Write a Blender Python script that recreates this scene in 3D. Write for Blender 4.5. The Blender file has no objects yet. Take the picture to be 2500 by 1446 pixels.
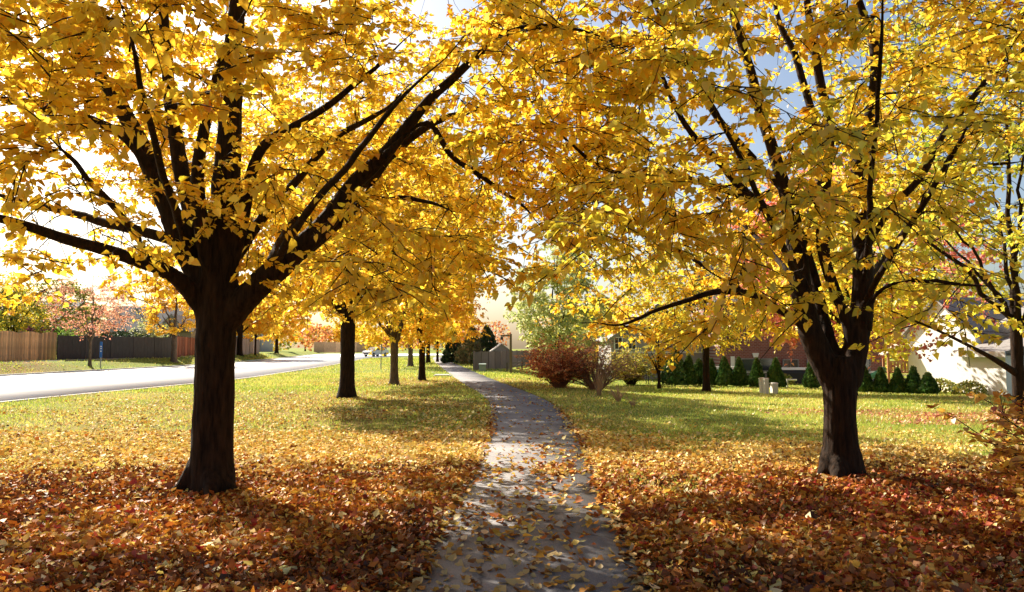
import bpy, bmesh, math, random
import numpy as np
from mathutils import Vector, Matrix, noise as mnoise

random.seed(7)
RNG = np.random.default_rng(11)
SC = bpy.context.scene
COL = SC.collection
R = math.radians

# ------------------------------------------------------------------ camera
CZ, FPX, HOR = 1.63, 1850.0, 846.0
PITCH = math.atan((HOR - 723) / FPX)
cam_d = bpy.data.cameras.new('camera')
cam = bpy.data.objects.new('camera', cam_d)
COL.objects.link(cam)
cam.location = (0, 0, CZ)
cam.rotation_euler = (R(90) + PITCH, 0, 0)
cam_d.sensor_width = 36.0
cam_d.lens = FPX / 2500 * 36.0
cam_d.clip_start, cam_d.clip_end = 0.05, 3000
SC.camera = cam

# ------------------------------------------------------------------ light
SUN_AZ, SUN_EL = R(41), R(34)          # azimuth: degrees to the left of the view direction (+Y)
sun_dir = Vector((-math.sin(SUN_AZ) * math.cos(SUN_EL), math.cos(SUN_AZ) * math.cos(SUN_EL), math.sin(SUN_EL)))
world = bpy.data.worlds.new('World')
SC.world = world
world.use_nodes = True
nt = world.node_tree
bg = nt.nodes['Background']
sky = nt.nodes.new('ShaderNodeTexSky')
sky.sky_type = 'NISHITA'
sky.sun_disc = False
sky.sun_elevation = SUN_EL
sky.sun_rotation = -SUN_AZ
sky.air_density, sky.dust_density, sky.ozone_density = 1.0, 2.6, 1.0
nt.links.new(sky.outputs[0], bg.inputs[0])
bg.inputs[1].default_value = 0.055
sl = bpy.data.lights.new('sun', 'SUN')
sl.energy, sl.angle, sl.color = 5.0, R(0.55), (1.0, 0.90, 0.74)
so = bpy.data.objects.new('sun', sl)
COL.objects.link(so)
so.rotation_euler = (-sun_dir).to_track_quat('-Z', 'Y').to_euler()
SC.view_settings.view_transform = 'Standard'
SC.view_settings.look = 'None'
SC.view_settings.gamma = 1.0
SC.view_settings.use_curve_mapping = False
SC.view_settings.exposure = 1.55
SC.cycles.max_bounces = 10
SC.cycles.diffuse_bounces = 8
SC.cycles.transparent_max_bounces = 6


# ------------------------------------------------------------------ small maths
def smooth(a, b, x):
    t = np.clip((np.asarray(x, float) - a) / (b - a), 0, 1)
    return t * t * (3 - 2 * t)


PATH_Y = np.array([-6, 0, 5.0, 6.6, 8.5, 11.9, 14.8, 19.6, 24.3, 32, 41, 56, 77, 104, 140])
PATH_X = np.array([0.0, 0.02, .09, .14, .21, .34, .40, .38, .10, -1.05, -2.3, -4.2, -6.9, -10.0, -13])
PATH_W = 0.88
NEAR_Y = np.array([-40, 0, 22, 37, 70, 100, 122, 136, 146, 150])
NEAR_X = np.array([-15.5, -15.2, -15, -13.4, -16, -19.6, -19, -11, 10, 70])
FARR_Y = np.array([-40, 0, 42, 62, 78, 115, 150, 300])
FARR_X = np.array([-28.5, -28.2, -27.6, -26.8, -27.4, -33.2, -39, -60])


def xpath(y):
    return np.interp(y, PATH_Y, PATH_X)


def xfar(y):
    return np.interp(y, FARR_Y, FARR_X)


def H(x, y):
    """height of the lawn"""
    x = np.asarray(x, float); y = np.asarray(y, float)
    left = 0.65 * smooth(0.2, 3.2, xfar(y) - x) * smooth(250, 150, y)
    right = -0.8 * smooth(2.0, 8.5, x - xpath(y)) * smooth(14, 42, y)
    return left + right


def ray(px, py):
    a, b = (px - 1250) / FPX, (723 - py) / FPX
    s, c = math.sin(PITCH), math.cos(PITCH)
    return np.array([a, c - b * s, s + b * c])


def P(px, py, d):
    """point seen at a pixel of the photograph, d metres ahead"""
    r = ray(px, py)
    return np.array([0, 0, CZ]) + r * (d / r[1])


def G(px, py):
    """ground point seen at a pixel"""
    lo, hi = 1.0, 400.0
    for _ in range(60):
        m = (lo + hi) / 2
        p = P(px, py, m)
        if p[2] > float(H(p[0], p[1])): lo = m
        else: hi = m
    p = P(px, py, (lo + hi) / 2)
    p[2] = float(H(p[0], p[1]))
    return p


def hsh(i, j, k, seed):
    n = (i * 374761393 + j * 668265263 + k * 2147483647 + seed * 974634777) & 0xFFFFFFFF
    n = ((n ^ (n >> 13)) * 1274126177) & 0xFFFFFFFF
    return ((n ^ (n >> 16)) & 0xFFFF) / 65535.0


def vnoise(p, scale, seed=0):
    q = np.asarray(p, float) * scale + 1000.0
    i = np.floor(q).astype(np.int64); f = q - i
    f = f * f * (3 - 2 * f)
    out = 0
    for a in (0, 1):
        for b in (0, 1):
            for c in (0, 1):
                w = (f[:, 0] if a else 1 - f[:, 0]) * (f[:, 1] if b else 1 - f[:, 1]) * (f[:, 2] if c else 1 - f[:, 2])
                out = out + w * hsh(i[:, 0] + a, i[:, 1] + b, i[:, 2] + c, seed)
    return out


def norm(v):
    return v / np.maximum(np.linalg.norm(v, axis=-1, keepdims=True), 1e-9)


# ------------------------------------------------------------------ materials
def mat(name, color, rough=0.8, spec=0.3, metal=0.0, bump=None, noise=None, coat=0.0):
    m = bpy.data.materials.new(name); m.use_nodes = True
    n = m.node_tree.nodes; L = m.node_tree.links
    b = n['Principled BSDF']
    b.inputs['Base Color'].default_value = (*color, 1)
    b.inputs['Roughness'].default_value = rough
    b.inputs['Specular IOR Level'].default_value = spec
    b.inputs['Metallic'].default_value = metal
    if coat: b.inputs['Coat Weight'].default_value = coat
    tc = n.new('ShaderNodeTexCoord')
    if name.endswith('plank') or 'fence' in name:
        noise = noise or (5, .2, (1, 1, 1))
    if noise:
        sc, amt, stretch = noise
        mp = n.new('ShaderNodeMapping'); mp.inputs['Scale'].default_value = stretch
        L.new(tc.outputs['Object'], mp.inputs[0])
        t = n.new('ShaderNodeTexNoise'); t.inputs['Scale'].default_value = sc; t.inputs['Detail'].default_value = 6
        L.new(mp.outputs[0], t.inputs['Vector'])
        r = n.new('ShaderNodeValToRGB')
        r.color_ramp.elements[0].position = 0.3; r.color_ramp.elements[1].position = 0.7
        r.color_ramp.elements[0].color = tuple(c * (1 - amt) for c in color) + (1,)
        r.color_ramp.elements[1].color = tuple(min(1, c * (1 + amt)) for c in color) + (1,)
        L.new(t.outputs['Fac'], r.inputs[0]); L.new(r.outputs[0], b.inputs['Base Color'])
        if 'plank' in name or 'fence' in name:
            oi = n.new('ShaderNodeObjectInfo'); mr = n.new('ShaderNodeMapRange'); mr.inputs[3].default_value = .62; mr.inputs[4].default_value = 1.25
            L.new(oi.outputs['Random'], mr.inputs[0])
            hv = n.new('ShaderNodeHueSaturation'); L.new(mr.outputs[0], hv.inputs['Value']); L.new(r.outputs[0], hv.inputs['Color']); L.new(hv.outputs[0], b.inputs['Base Color'])
        if bump:
            bp = n.new('ShaderNodeBump'); bp.inputs['Strength'].default_value = bump[0]; bp.inputs['Distance'].default_value = bump[1]
            L.new(t.outputs['Fac'], bp.inputs['Height']); L.new(bp.outputs[0], b.inputs['Normal'])
    return m


def leaf_mat(name, trans=0.5, gloss=0.06, rough=0.45, sat=1.0, val=1.0):
    m = bpy.data.materials.new(name); m.use_nodes = True
    n = m.node_tree.nodes; L = m.node_tree.links
    n.remove(n['Principled BSDF'])
    out = n['Material Output']
    at = n.new('ShaderNodeAttribute'); at.attribute_name = 'lc'
    hs = n.new('ShaderNodeHueSaturation'); hs.inputs['Saturation'].default_value = sat; hs.inputs['Value'].default_value = val
    L.new(at.outputs['Color'], hs.inputs['Color'])
    d = n.new('ShaderNodeBsdfDiffuse'); t = n.new('ShaderNodeBsdfTranslucent'); g = n.new('ShaderNodeBsdfGlossy')
    g.inputs['Roughness'].default_value = rough
    g.inputs['Color'].default_value = (0.9, 0.9, 0.9, 1)
    L.new(hs.outputs[0], d.inputs['Color']); L.new(hs.outputs[0], t.inputs['Color'])
    m1 = n.new('ShaderNodeMixShader'); m1.inputs[0].default_value = trans
    L.new(d.outputs[0], m1.inputs[1]); L.new(t.outputs[0], m1.inputs[2])
    m2 = n.new('ShaderNodeMixShader'); m2.inputs[0].default_value = gloss
    L.new(m1.outputs[0], m2.inputs[1]); L.new(g.outputs[0], m2.inputs[2])
    L.new(m2.outputs[0], out.inputs['Surface'])
    return m


def bark_mat(name, dark, light, scale=1.0, bump=0.9):
    m = bpy.data.materials.new(name); m.use_nodes = True
    n = m.node_tree.nodes; L = m.node_tree.links
    b = n['Principled BSDF']; b.inputs['Roughness'].default_value = 0.9; b.inputs['Specular IOR Level'].default_value = 0.15
    tc = n.new('ShaderNodeTexCoord')
    mp = n.new('ShaderNodeMapping'); mp.inputs['Scale'].default_value = (1, 1, 0.16)
    L.new(tc.outputs['Object'], mp.inputs[0])
    t = n.new('ShaderNodeTexNoise'); t.inputs['Scale'].default_value = 26 * scale; t.inputs['Detail'].default_value = 8; t.inputs['Roughness'].default_value = 0.65
    t2 = n.new('ShaderNodeTexNoise'); t2.inputs['Scale'].default_value = 3.0; t2.inputs['Detail'].default_value = 3
    L.new(mp.outputs[0], t.inputs['Vector']); L.new(tc.outputs['Object'], t2.inputs['Vector'])
    r = n.new('ShaderNodeValToRGB')
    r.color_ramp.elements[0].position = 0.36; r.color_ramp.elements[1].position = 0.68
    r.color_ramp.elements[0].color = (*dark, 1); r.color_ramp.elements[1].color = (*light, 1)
    L.new(t.outputs['Fac'], r.inputs[0])
    mx = n.new('ShaderNodeMixRGB'); mx.blend_type = 'MULTIPLY'; mx.inputs[0].default_value = 0.5
    r2 = n.new('ShaderNodeValToRGB'); r2.color_ramp.elements[0].color = (.55, .5, .45, 1); r2.color_ramp.elements[1].color = (1, 1, 1, 1)
    L.new(t2.outputs['Fac'], r2.inputs[0])
    L.new(r.outputs[0], mx.inputs[1]); L.new(r2.outputs[0], mx.inputs[2])
    L.new(mx.outputs[0], b.inputs['Base Color'])
    bp = n.new('ShaderNodeBump'); bp.inputs['Strength'].default_value = bump; bp.inputs['Distance'].default_value = 0.02
    L.new(t.outputs['Fac'], bp.inputs['Height']); L.new(bp.outputs[0], b.inputs['Normal'])
    return m


M = {}
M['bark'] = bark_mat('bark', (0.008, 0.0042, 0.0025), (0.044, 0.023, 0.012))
M['bark_grey'] = bark_mat('bark_grey', (0.06, 0.045, 0.035), (0.20, 0.15, 0.11))
M['twig'] = mat('twig_bark', (0.03, 0.015, 0.009), 0.85, 0.15)
M['leaf'] = leaf_mat('leaf_yellow', 0.58, 0.05, val=1.1)
M['leaf_far'] = leaf_mat('leaf_far', 0.48, 0.03, val=1.05)
M['litter'] = leaf_mat('leaf_fallen', 0.20, 0.03, 0.5)
M['grass'] = leaf_mat('grass_blade', 0.45, 0.04)
M['needle'] = leaf_mat('evergreen_needle', 0.2, 0.03)
M['white'] = mat('white_paint', (0.80, 0.80, 0.78), 0.55, noise=(3, .04, (1, 1, 1)))
M['trim'] = mat('white_trim', (0.72, 0.71, 0.68), 0.5)
M['siding'] = mat('grey_siding', (0.33, 0.31, 0.29), 0.7, noise=(2.0, .08, (1, 1, 6)))
for _k, _s in (('siding', 5.2), ('white', 5.2)):
    _m = M[_k]; _n = _m.node_tree.nodes; _L = _m.node_tree.links
    _w = _n.new('ShaderNodeTexWave'); _w.bands_direction = 'Z'; _w.wave_profile = 'SAW'; _w.inputs['Scale'].default_value = _s / 6.283 * 2
    _c = _n.new('ShaderNodeTexCoord'); _L.new(_c.outputs['Object'], _w.inputs['Vector'])
    _b = _n.new('ShaderNodeBump'); _b.inputs['Strength'].default_value = .7; _b.inputs['Distance'].default_value = .03
    _L.new(_w.outputs['Fac'], _b.inputs['Height']); _L.new(_b.outputs[0], _n['Principled BSDF'].inputs['Normal'])
M['roof'] = mat('roof_shingle', (0.24, 0.225, 0.21), 0.9, noise=(9, .3, (1, 1, 3)), bump=(.5, .02))
M['glass'] = mat('window_glass', (0.03, 0.035, 0.04), 0.12, 0.6)
M['found'] = mat('foundation', (0.24, 0.23, 0.22), 0.9, noise=(6, .15, (1, 1, 1)))
M['metal'] = mat('galvanised', (0.35, 0.35, 0.34), 0.45, metal=0.7)
M['blue'] = mat('blue_paint', (0.03, 0.13, 0.42), 0.45)
M['utility'] = mat('utility_paint', (0.66, 0.64, 0.58), 0.55, noise=(5, .08, (1, 1, 1)))
M['utility_green'] = mat('utility_green', (0.30, 0.36, 0.30), 0.5)
M['dark'] = mat('black_cover', (0.02, 0.02, 0.022), 0.6)
M['concrete'] = mat('concrete', (0.45, 0.43, 0.40), 0.8, noise=(3, .10, (1, 1, 1)), bump=(.2, .01))
M['road'] = mat('road_concrete', (0.68, 0.66, 0.63), 0.55, 0.5, noise=(.6, .10, (1, 1, 1)))
M['kerb'] = mat('kerb_concrete', (0.56, 0.54, 0.50), 0.8, noise=(4, .12, (1, 1, 1)))
M['wood_tan'] = mat('cedar_plank', (0.56, 0.36, 0.20), 0.75, noise=(6, .30, (3, 3, .3)))
M['wood_dark'] = mat('dark_stained_fence', (0.055, 0.05, 0.05), 0.85, noise=(5, .25, (3, 3, .4)))
M['wood_red'] = mat('red_stained_fence', (0.36, 0.11, 0.055), 0.8, noise=(5, .2, (3, 3, .4)))
M['wood_grey'] = mat('weathered_fence', (0.27, 0.21, 0.19), 0.85, noise=(5, .2, (3, 3, .4)))
M['wood_post'] = mat('weathered_post', (0.16, 0.12, 0.085), 0.85, noise=(8, .3, (3, 3, .3)))
M['wood_play'] = mat('playset_cedar', (0.36, 0.17, 0.08), 0.7, noise=(6, .25, (3, 3, .4)))
M['play_roof'] = mat('playset_roof', (0.45, 0.36, 0.29), 0.7)
M['slide'] = mat('slide_plastic', (0.06, 0.19, 0.13), 0.35)
M['car'] = mat('car_paint', (0.78, 0.78, 0.78), 0.25, 0.5, coat=0.6)
M['tyre'] = mat('tyre_rubber', (0.02, 0.02, 0.02), 0.8)
M['lamp'] = mat('headlight_glass', (0.6, 0.62, 0.65), 0.1, 0.7)

# brick wall of the far house: bricks are under ten pixels, so they are relief in the material
bm_ = mat('house_brick', (0.25, 0.09, 0.065), 0.85)
_n = bm_.node_tree.nodes; _L = bm_.node_tree.links
_bt = _n.new('ShaderNodeTexBrick'); _tc = _n.new('ShaderNodeTexCoord'); _mp = _n.new('ShaderNodeMapping')
_mp.inputs['Rotation'].default_value = (R(90), 0, 0)
_L.new(_tc.outputs['Object'], _mp.inputs[0]); _L.new(_mp.outputs[0], _bt.inputs['Vector'])
_bt.inputs['Scale'].default_value = 1.0; _bt.inputs['Brick Width'].default_value = 0.26; _bt.inputs['Row Height'].default_value = 0.11
_bt.inputs['Mortar Size'].default_value = 0.012
_bt.inputs['Color1'].default_value = (0.27, 0.085, 0.06, 1); _bt.inputs['Color2'].default_value = (0.19, 0.06, 0.045, 1); _bt.inputs['Mortar'].default_value = (0.30, 0.22, 0.19, 1)
_L.new(_bt.outputs['Color'], _n['Principled BSDF'].inputs['Base Color'])
_bp = _n.new('ShaderNodeBump'); _bp.invert = True; _bp.inputs['Strength'].default_value = 0.6; _bp.inputs['Distance'].default_value = 0.02
_L.new(_bt.outputs['Fac'], _bp.inputs['Height']); _L.new(_bp.outputs[0], _n['Principled BSDF'].inputs['Normal'])
M['brick'] = bm_


# lawn: soil, thatch and grass tones
def lawn_mat():
    m = bpy.data.materials.new('lawn'); m.use_nodes = True
    n = m.node_tree.nodes; L = m.node_tree.links
    b = n['Principled BSDF']; b.inputs['Roughness'].default_value = 0.95; b.inputs['Specular IOR Level'].default_value = 0.1
    at = n.new('ShaderNodeAttribute'); at.attribute_name = 'lc'
    tc = n.new('ShaderNodeTexCoord')
    t = n.new('ShaderNodeTexNoise'); t.inputs['Scale'].default_value = 9; t.inputs['Detail'].default_value = 10; t.inputs['Roughness'].default_value = .7
    t2 = n.new('ShaderNodeTexNoise'); t2.inputs['Scale'].default_value = 0.35; t2.inputs['Detail'].default_value = 5
    t3 = n.new('ShaderNodeTexNoise'); t3.inputs['Scale'].default_value = 55; t3.inputs['Detail'].default_value = 3
    for q in (t, t2, t3): L.new(tc.outputs['Object'], q.inputs['Vector'])
    r = n.new('ShaderNodeValToRGB'); e = r.color_ramp.elements
    e[0].position, e[1].position = .3, .7
    e[0].color = (.55, .55, .5, 1); e[1].color = (1.25, 1.2, 1.1, 1)
    L.new(t.outputs['Fac'], r.inputs[0])
    r2 = n.new('ShaderNodeValToRGB'); e = r2.color_ramp.elements
    e[0].position, e[1].position = .35, .65
    e[0].color = (.8, .95, .8, 1); e[1].color = (1.25, 1.05, 1.1, 1)
    L.new(t2.outputs['Fac'], r2.inputs[0])
    a = n.new('ShaderNodeMixRGB'); a.blend_type = 'MULTIPLY'; a.inputs[0].default_value = 1
    c = n.new('ShaderNodeMixRGB'); c.blend_type = 'MULTIPLY'; c.inputs[0].default_value = 1
    L.new(at.outputs['Color'], a.inputs[1]); L.new(r.outputs[0], a.inputs[2])
    L.new(a.outputs[0], c.inputs[1]); L.new(r2.outputs[0], c.inputs[2])
    L.new(c.outputs[0], b.inputs['Base Color'])
    bp = n.new('ShaderNodeBump'); bp.inputs['Strength'].default_value = .8; bp.inputs['Distance'].default_value = .03
    L.new(t3.outputs['Fac'], bp.inputs['Height']); L.new(bp.outputs[0], b.inputs['Normal'])
    return m


M['lawn'] = lawn_mat()


def asphalt_mat():
    m = bpy.data.materials.new('path_asphalt'); m.use_nodes = True
    n = m.node_tree.nodes; L = m.node_tree.links
    b = n['Principled BSDF']; b.inputs['Roughness'].default_value = 0.88; b.inputs['Specular IOR Level'].default_value = 0.2
    tc = n.new('ShaderNodeTexCoord')
    t = n.new('ShaderNodeTexNoise'); t.inputs['Scale'].default_value = 160; t.inputs['Detail'].default_value = 4
    t2 = n.new('ShaderNodeTexNoise'); t2.inputs['Scale'].default_value = 1.3; t2.inputs['Detail'].default_value = 6
    v = n.new('ShaderNodeTexVoronoi'); v.feature = 'DISTANCE_TO_EDGE'; v.inputs['Scale'].default_value = 0.42
    dis = n.new('ShaderNodeTexNoise'); dis.inputs['Scale'].default_value = 2.2; dis.inputs['Detail'].default_value = 5
    L.new(tc.outputs['Object'], dis.inputs['Vector'])
    ad = n.new('ShaderNodeMixRGB'); ad.blend_type = 'ADD'; ad.inputs[0].default_value = .5
    L.new(tc.outputs['Object'], ad.inputs[1]); L.new(dis.outputs['Color'], ad.inputs[2]); L.new(ad.outputs[0], v.inputs['Vector'])
    for q in (t, t2): L.new(tc.outputs['Object'], q.inputs['Vector'])
    r = n.new('ShaderNodeValToRGB'); e = r.color_ramp.elements
    e[0].position, e[1].position = .35, .68
    e[0].color = (.125, .122, .128, 1); e[1].color = (.30, .292, .305, 1)
    L.new(t.outputs['Fac'], r.inputs[0])
    r2 = n.new('ShaderNodeValToRGB'); e = r2.color_ramp.elements
    e[0].position, e[1].position = .3, .7
    e[0].color = (.75, .74, .74, 1); e[1].color = (1.15, 1.15, 1.15, 1)
    L.new(t2.outputs['Fac'], r2.inputs[0])
    r3 = n.new('ShaderNodeValToRGB'); e = r3.color_ramp.elements
    e[0].position, e[1].position = .0, .008
    e[0].color = (.45, .43, .42, 1); e[1].color = (1, 1, 1, 1)
    L.new(v.outputs['Distance'], r3.inputs[0])
    a = n.new('ShaderNodeMixRGB'); a.blend_type = 'MULTIPLY'; a.inputs[0].default_value = 1
    c = n.new('ShaderNodeMixRGB'); c.blend_type = 'MULTIPLY'; c.inputs[0].default_value = 1
    L.new(r.outputs[0], a.inputs[1]); L.new(r2.outputs[0], a.inputs[2]); L.new(a.outputs[0], c.inputs[1]); L.new(r3.outputs[0], c.inputs[2])
    L.new(c.outputs[0], b.inputs['Base Color'])
    bp = n.new('ShaderNodeBump'); bp.inputs['Strength'].default_value = .5; bp.inputs['Distance'].default_value = .006
    L.new(t.outputs['Fac'], bp.inputs['Height']); L.new(bp.outputs[0], b.inputs['Normal'])
    return m


M['asphalt'] = asphalt_mat()


# ------------------------------------------------------------------ object helpers
def mesh_np(name, V, faces, material=None, color=None, smooth_=False):
    """faces: list of (m,k) index arrays"""
    me = bpy.data.meshes.new(name)
    V = np.asarray(V, np.float32)
    faces = [np.asarray(f, np.int32) for f in faces if len(f)]
    me.vertices.add(len(V)); me.vertices.foreach_set('co', V.ravel())
    tot = np.concatenate([np.full(len(f), f.shape[1], np.int32) for f in faces])
    idx = np.concatenate([f.ravel() for f in faces])
    me.loops.add(len(idx)); me.loops.foreach_set('vertex_index', idx)
    me.polygons.add(len(tot))
    st = np.concatenate([[0], np.cumsum(tot)[:-1]]).astype(np.int32)
    me.polygons.foreach_set('loop_start', st)
    if smooth_:
        me.polygons.foreach_set('use_smooth', np.ones(len(tot), bool))
    me.update(calc_edges=True)
    if color is not None:
        at = me.attributes.new('lc', 'FLOAT_COLOR', 'POINT')
        c = np.ones((len(V), 4), np.float32); c[:, :3] = color
        at.data.foreach_set('color', c.ravel())
    if material: me.materials.append(material)
    return me


def link(name, data, parent=None, loc=None, **props):
    o = bpy.data.objects.new(name, data); COL.objects.link(o)
    if parent is not None: o.parent = parent
    if loc is not None: o.location = [float(v) for v in loc]
    for k, v in props.items(): o[k] = v
    return o


def thing(name, label, cat, loc=(0, 0, 0), rz=0.0, group=None):
    o = link(name, None, None, loc, label=label, category=cat)
    o.rotation_euler = (0, 0, rz); o.empty_display_size = .2
    if group: o['group'] = group
    return o


class MB:
    """collects shapes for ONE mesh"""
    def __init__(s): s.b = bmesh.new()
    def box(s, x0, x1, y0, y1, z0, z1, m=None):
        v = [s.b.verts.new((x, y, z)) for x in (x0, x1) for y in (y0, y1) for z in (z0, z1)]
        for f in ((0, 1, 3, 2), (4, 6, 7, 5), (0, 4, 5, 1), (2, 3, 7, 6), (0, 2, 6, 4), (1, 5, 7, 3)):
            s.b.faces.new([v[i] for i in f])
        if m is not None:
            for q in v: q.co = m @ q.co
        return s
    def prism(s, prof, a0, a1, axis='x'):
        """closed outline (u,v) pushed along an axis; u,v are the other two axes"""
        def mk(a, u, v): return (a, u, v) if axis == 'x' else ((u, a, v) if axis == 'y' else (u, v, a))
        A = [s.b.verts.new(mk(a0, *p)) for p in prof]; B = [s.b.verts.new(mk(a1, *p)) for p in prof]
        s.b.faces.new(A); s.b.faces.new(B[::-1])
        n = len(prof)
        for i in range(n): s.b.faces.new((A[i], A[(i + 1) % n], B[(i + 1) % n], B[i]))
        return s
    def cyl(s, c, r, h, axis='z', seg=12, r2=None):
        r2 = r if r2 is None else r2
        rings = []
        for k, rr in ((0, r), (1, r2)):
            ring = []
            for i in range(seg):
                a = 2 * math.pi * i / seg
                u, v, w = rr * math.cos(a), rr * math.sin(a), k * h
                p = (u, v, w) if axis == 'z' else ((w, u, v) if axis == 'x' else (u, w, v))
                ring.append(s.b.verts.new((c[0] + p[0], c[1] + p[1], c[2] + p[2])))
            rings.append(ring)
        A, B = rings
        for i in range(seg): s.b.faces.new((A[i], A[(i + 1) % seg], B[(i + 1) % seg], B[i]))
        s.b.faces.new(A[::-1]); s.b.faces.new(B)
        return s
    def build(s, name, material, parent=None, bevel=0, loc=None, **props):
        if bevel:
            bmesh.ops.bevel(s.b, geom=list(s.b.edges), offset=bevel, segments=1, affect='EDGES')
        bmesh.ops.recalc_face_normals(s.b, faces=s.b.faces)
        me = bpy.data.meshes.new(name); s.b.to_mesh(me); s.b.free()
        me.materials.append(material)
        return link(name, me, parent, loc, **props)


def copy_thing(root, loc=None, rz=None, label=None, scale=None):
    r = root.copy(); COL.objects.link(r)
    if loc is not None: r.location = [float(v) for v in loc]
    if rz is not None: r.rotation_euler = (0, 0, rz)
    if scale is not None: r.scale = scale
    if label: r['label'] = label
    for ch in list(root.children):
        c = ch.copy(); COL.objects.link(c); c.parent = r
        for g in list(ch.children):
            d = g.copy(); COL.objects.link(d); d.parent = c
    return r


# ------------------------------------------------------------------ tubes and leaves
def tubes(Pn, Rn, k=4, caps=False, wob=0.0):
    """Pn (B,n,3) polylines, Rn (B,n) radii -> verts, [faces]"""
    Pn = np.asarray(Pn, float); Rn = np.asarray(Rn, float)
    B, n, _ = Pn.shape
    T = np.empty_like(Pn)
    T[:, 1:-1] = Pn[:, 2:] - Pn[:, :-2]; T[:, 0] = Pn[:, 1] - Pn[:, 0]; T[:, -1] = Pn[:, -1] - Pn[:, -2]
    T = norm(T)
    mean = norm(Pn[:, -1] - Pn[:, 0])
    ref = np.where(np.abs(mean[:, 2:3]) > .75, np.array([[1., .2, 0]]), np.array([[.1, .1, 1.]]))
    ref = norm(ref - (ref * mean).sum(1, keepdims=True) * mean)[:, None, :]
    N = norm(ref - (ref * T).sum(2, keepdims=True) * T)
    Bn = np.cross(T, N)
    a = np.arange(k) * 2 * np.pi / k
    ca, sa = np.cos(a), np.sin(a)
    rr = Rn[:, :, None] * np.ones(k)
    if wob: rr = rr * (1 + wob * (RNG.random((B, n, k)) - .5))
    V = Pn[:, :, None, :] + rr[..., None] * (ca[:, None] * N[:, :, None, :] + sa[:, None] * Bn[:, :, None, :])
    V = V.reshape(-1, 3)
    b, i, j = np.meshgrid(np.arange(B), np.arange(n - 1), np.arange(k), indexing='ij')
    o = (b * n + i) * k
    q = np.stack([o + j, o + (j + 1) % k, o + k + (j + 1) % k, o + k + j], -1).reshape(-1, 4)
    F = [q]
    if caps:
        base = np.arange(B)[:, None] * n * k
        F.append(base + np.arange(k)[None, ::-1]); F.append(base + (n - 1) * k + np.arange(k)[None])
    return V, F


def merge(parts):
    V, F, off = [], [], 0
    for v, f in parts:
        V.append(v); F += [x + off for x in f]; off += len(v)
    return np.concatenate(V), F


def resample(pts, n):
    """smooth curve through the points (centripetal enough)"""
    pts = np.asarray(pts, float)
    m = len(pts)
    ext = np.vstack([2 * pts[0] - pts[1], pts, 2 * pts[-1] - pts[-2]])
    s = np.concatenate([[0], np.cumsum(np.linalg.norm(np.diff(pts[:, :3], axis=0), axis=1))])
    u = np.linspace(0, s[-1], n)
    out = []
    for x in u:
        i = min(max(np.searchsorted(s, x, 'right') - 1, 0), m - 2)
        t = (x - s[i]) / max(s[i + 1] - s[i], 1e-9)
        a, b, c, d = ext[i], ext[i + 1], ext[i + 2], ext[i + 3]
        out.append(.5 * (2 * b + (c - a) * t + (2 * a - 5 * b + 4 * c - d) * t * t + (3 * b - a - 3 * c + d) * t ** 3))
    return np.array(out)


# heart-shaped leaf, folded at the midrib
TPL0 = np.array([[0, .10], [.30, -.02], [.47, .26], [.30, .66], [0, 1.06], [-.30, .66], [-.47, .26], [-.30, -.02], [-.018, .10], [.018, .10], [.05, -.42]])
F0 = [np.array([[0, 1, 2, 3, 4], [0, 4, 5, 6, 7]]), np.array([[8, 10, 9]])]
TPL1 = np.array([[0, 0], [.45, .38], [0, 1.0], [-.45, .38]])
F1 = [np.array([[0, 1, 2], [0, 2, 3]])]


def leaf_frames(tip, nrm):
    t = norm(tip); n = norm(nrm - (nrm * t).sum(1, keepdims=True) * t)
    return np.cross(t, n), t, n


def leaf_mesh_arrays(pos, tip, nrm, size, lod=0, fold=None, curl=None):
    tpl, F = (TPL0, F0) if lod == 0 else (TPL1, F1)
    N = len(pos); k = len(tpl)
    s, t, n = leaf_frames(tip, nrm)
    fold = RNG.uniform(.05, .5, N) if fold is None else fold
    curl = RNG.uniform(-.1, .45, N) if curl is None else curl
    x = tpl[:, 0][None, :]; y = tpl[:, 1][None, :]
    z = fold[:, None] * np.abs(x) - curl[:, None] * y * y
    V = pos[:, None, :] + size[:, None, None] * (x[..., None] * s[:, None] + y[..., None] * t[:, None] + z[..., None] * n[:, None])
    off = (np.arange(N) * k)
    faces = [(off[:, None, None] + f[None]).reshape(-1, f.shape[1]) for f in F]
    return V.reshape(-1, 3), faces, k


def pick(palette, n, spatial=None, jit=.12):
    cols = np.array([c for c, w in palette]); w = np.array([w for c, w in palette], float); cw = np.cumsum(w / w.sum())
    u = RNG.random(n)
    if spatial is not None:
        u = np.clip(.62 * u + .38 * (np.clip((spatial - .5) * 1.8 + .5, 0, 1)), 0, .999)
    c = cols[np.searchsorted(cw, u)]
    return np.clip(c * (1 + jit * RNG.standard_normal((n, 1))) * (1 + .06 * RNG.standard_normal((n, 3))), .002, .95)


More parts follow.
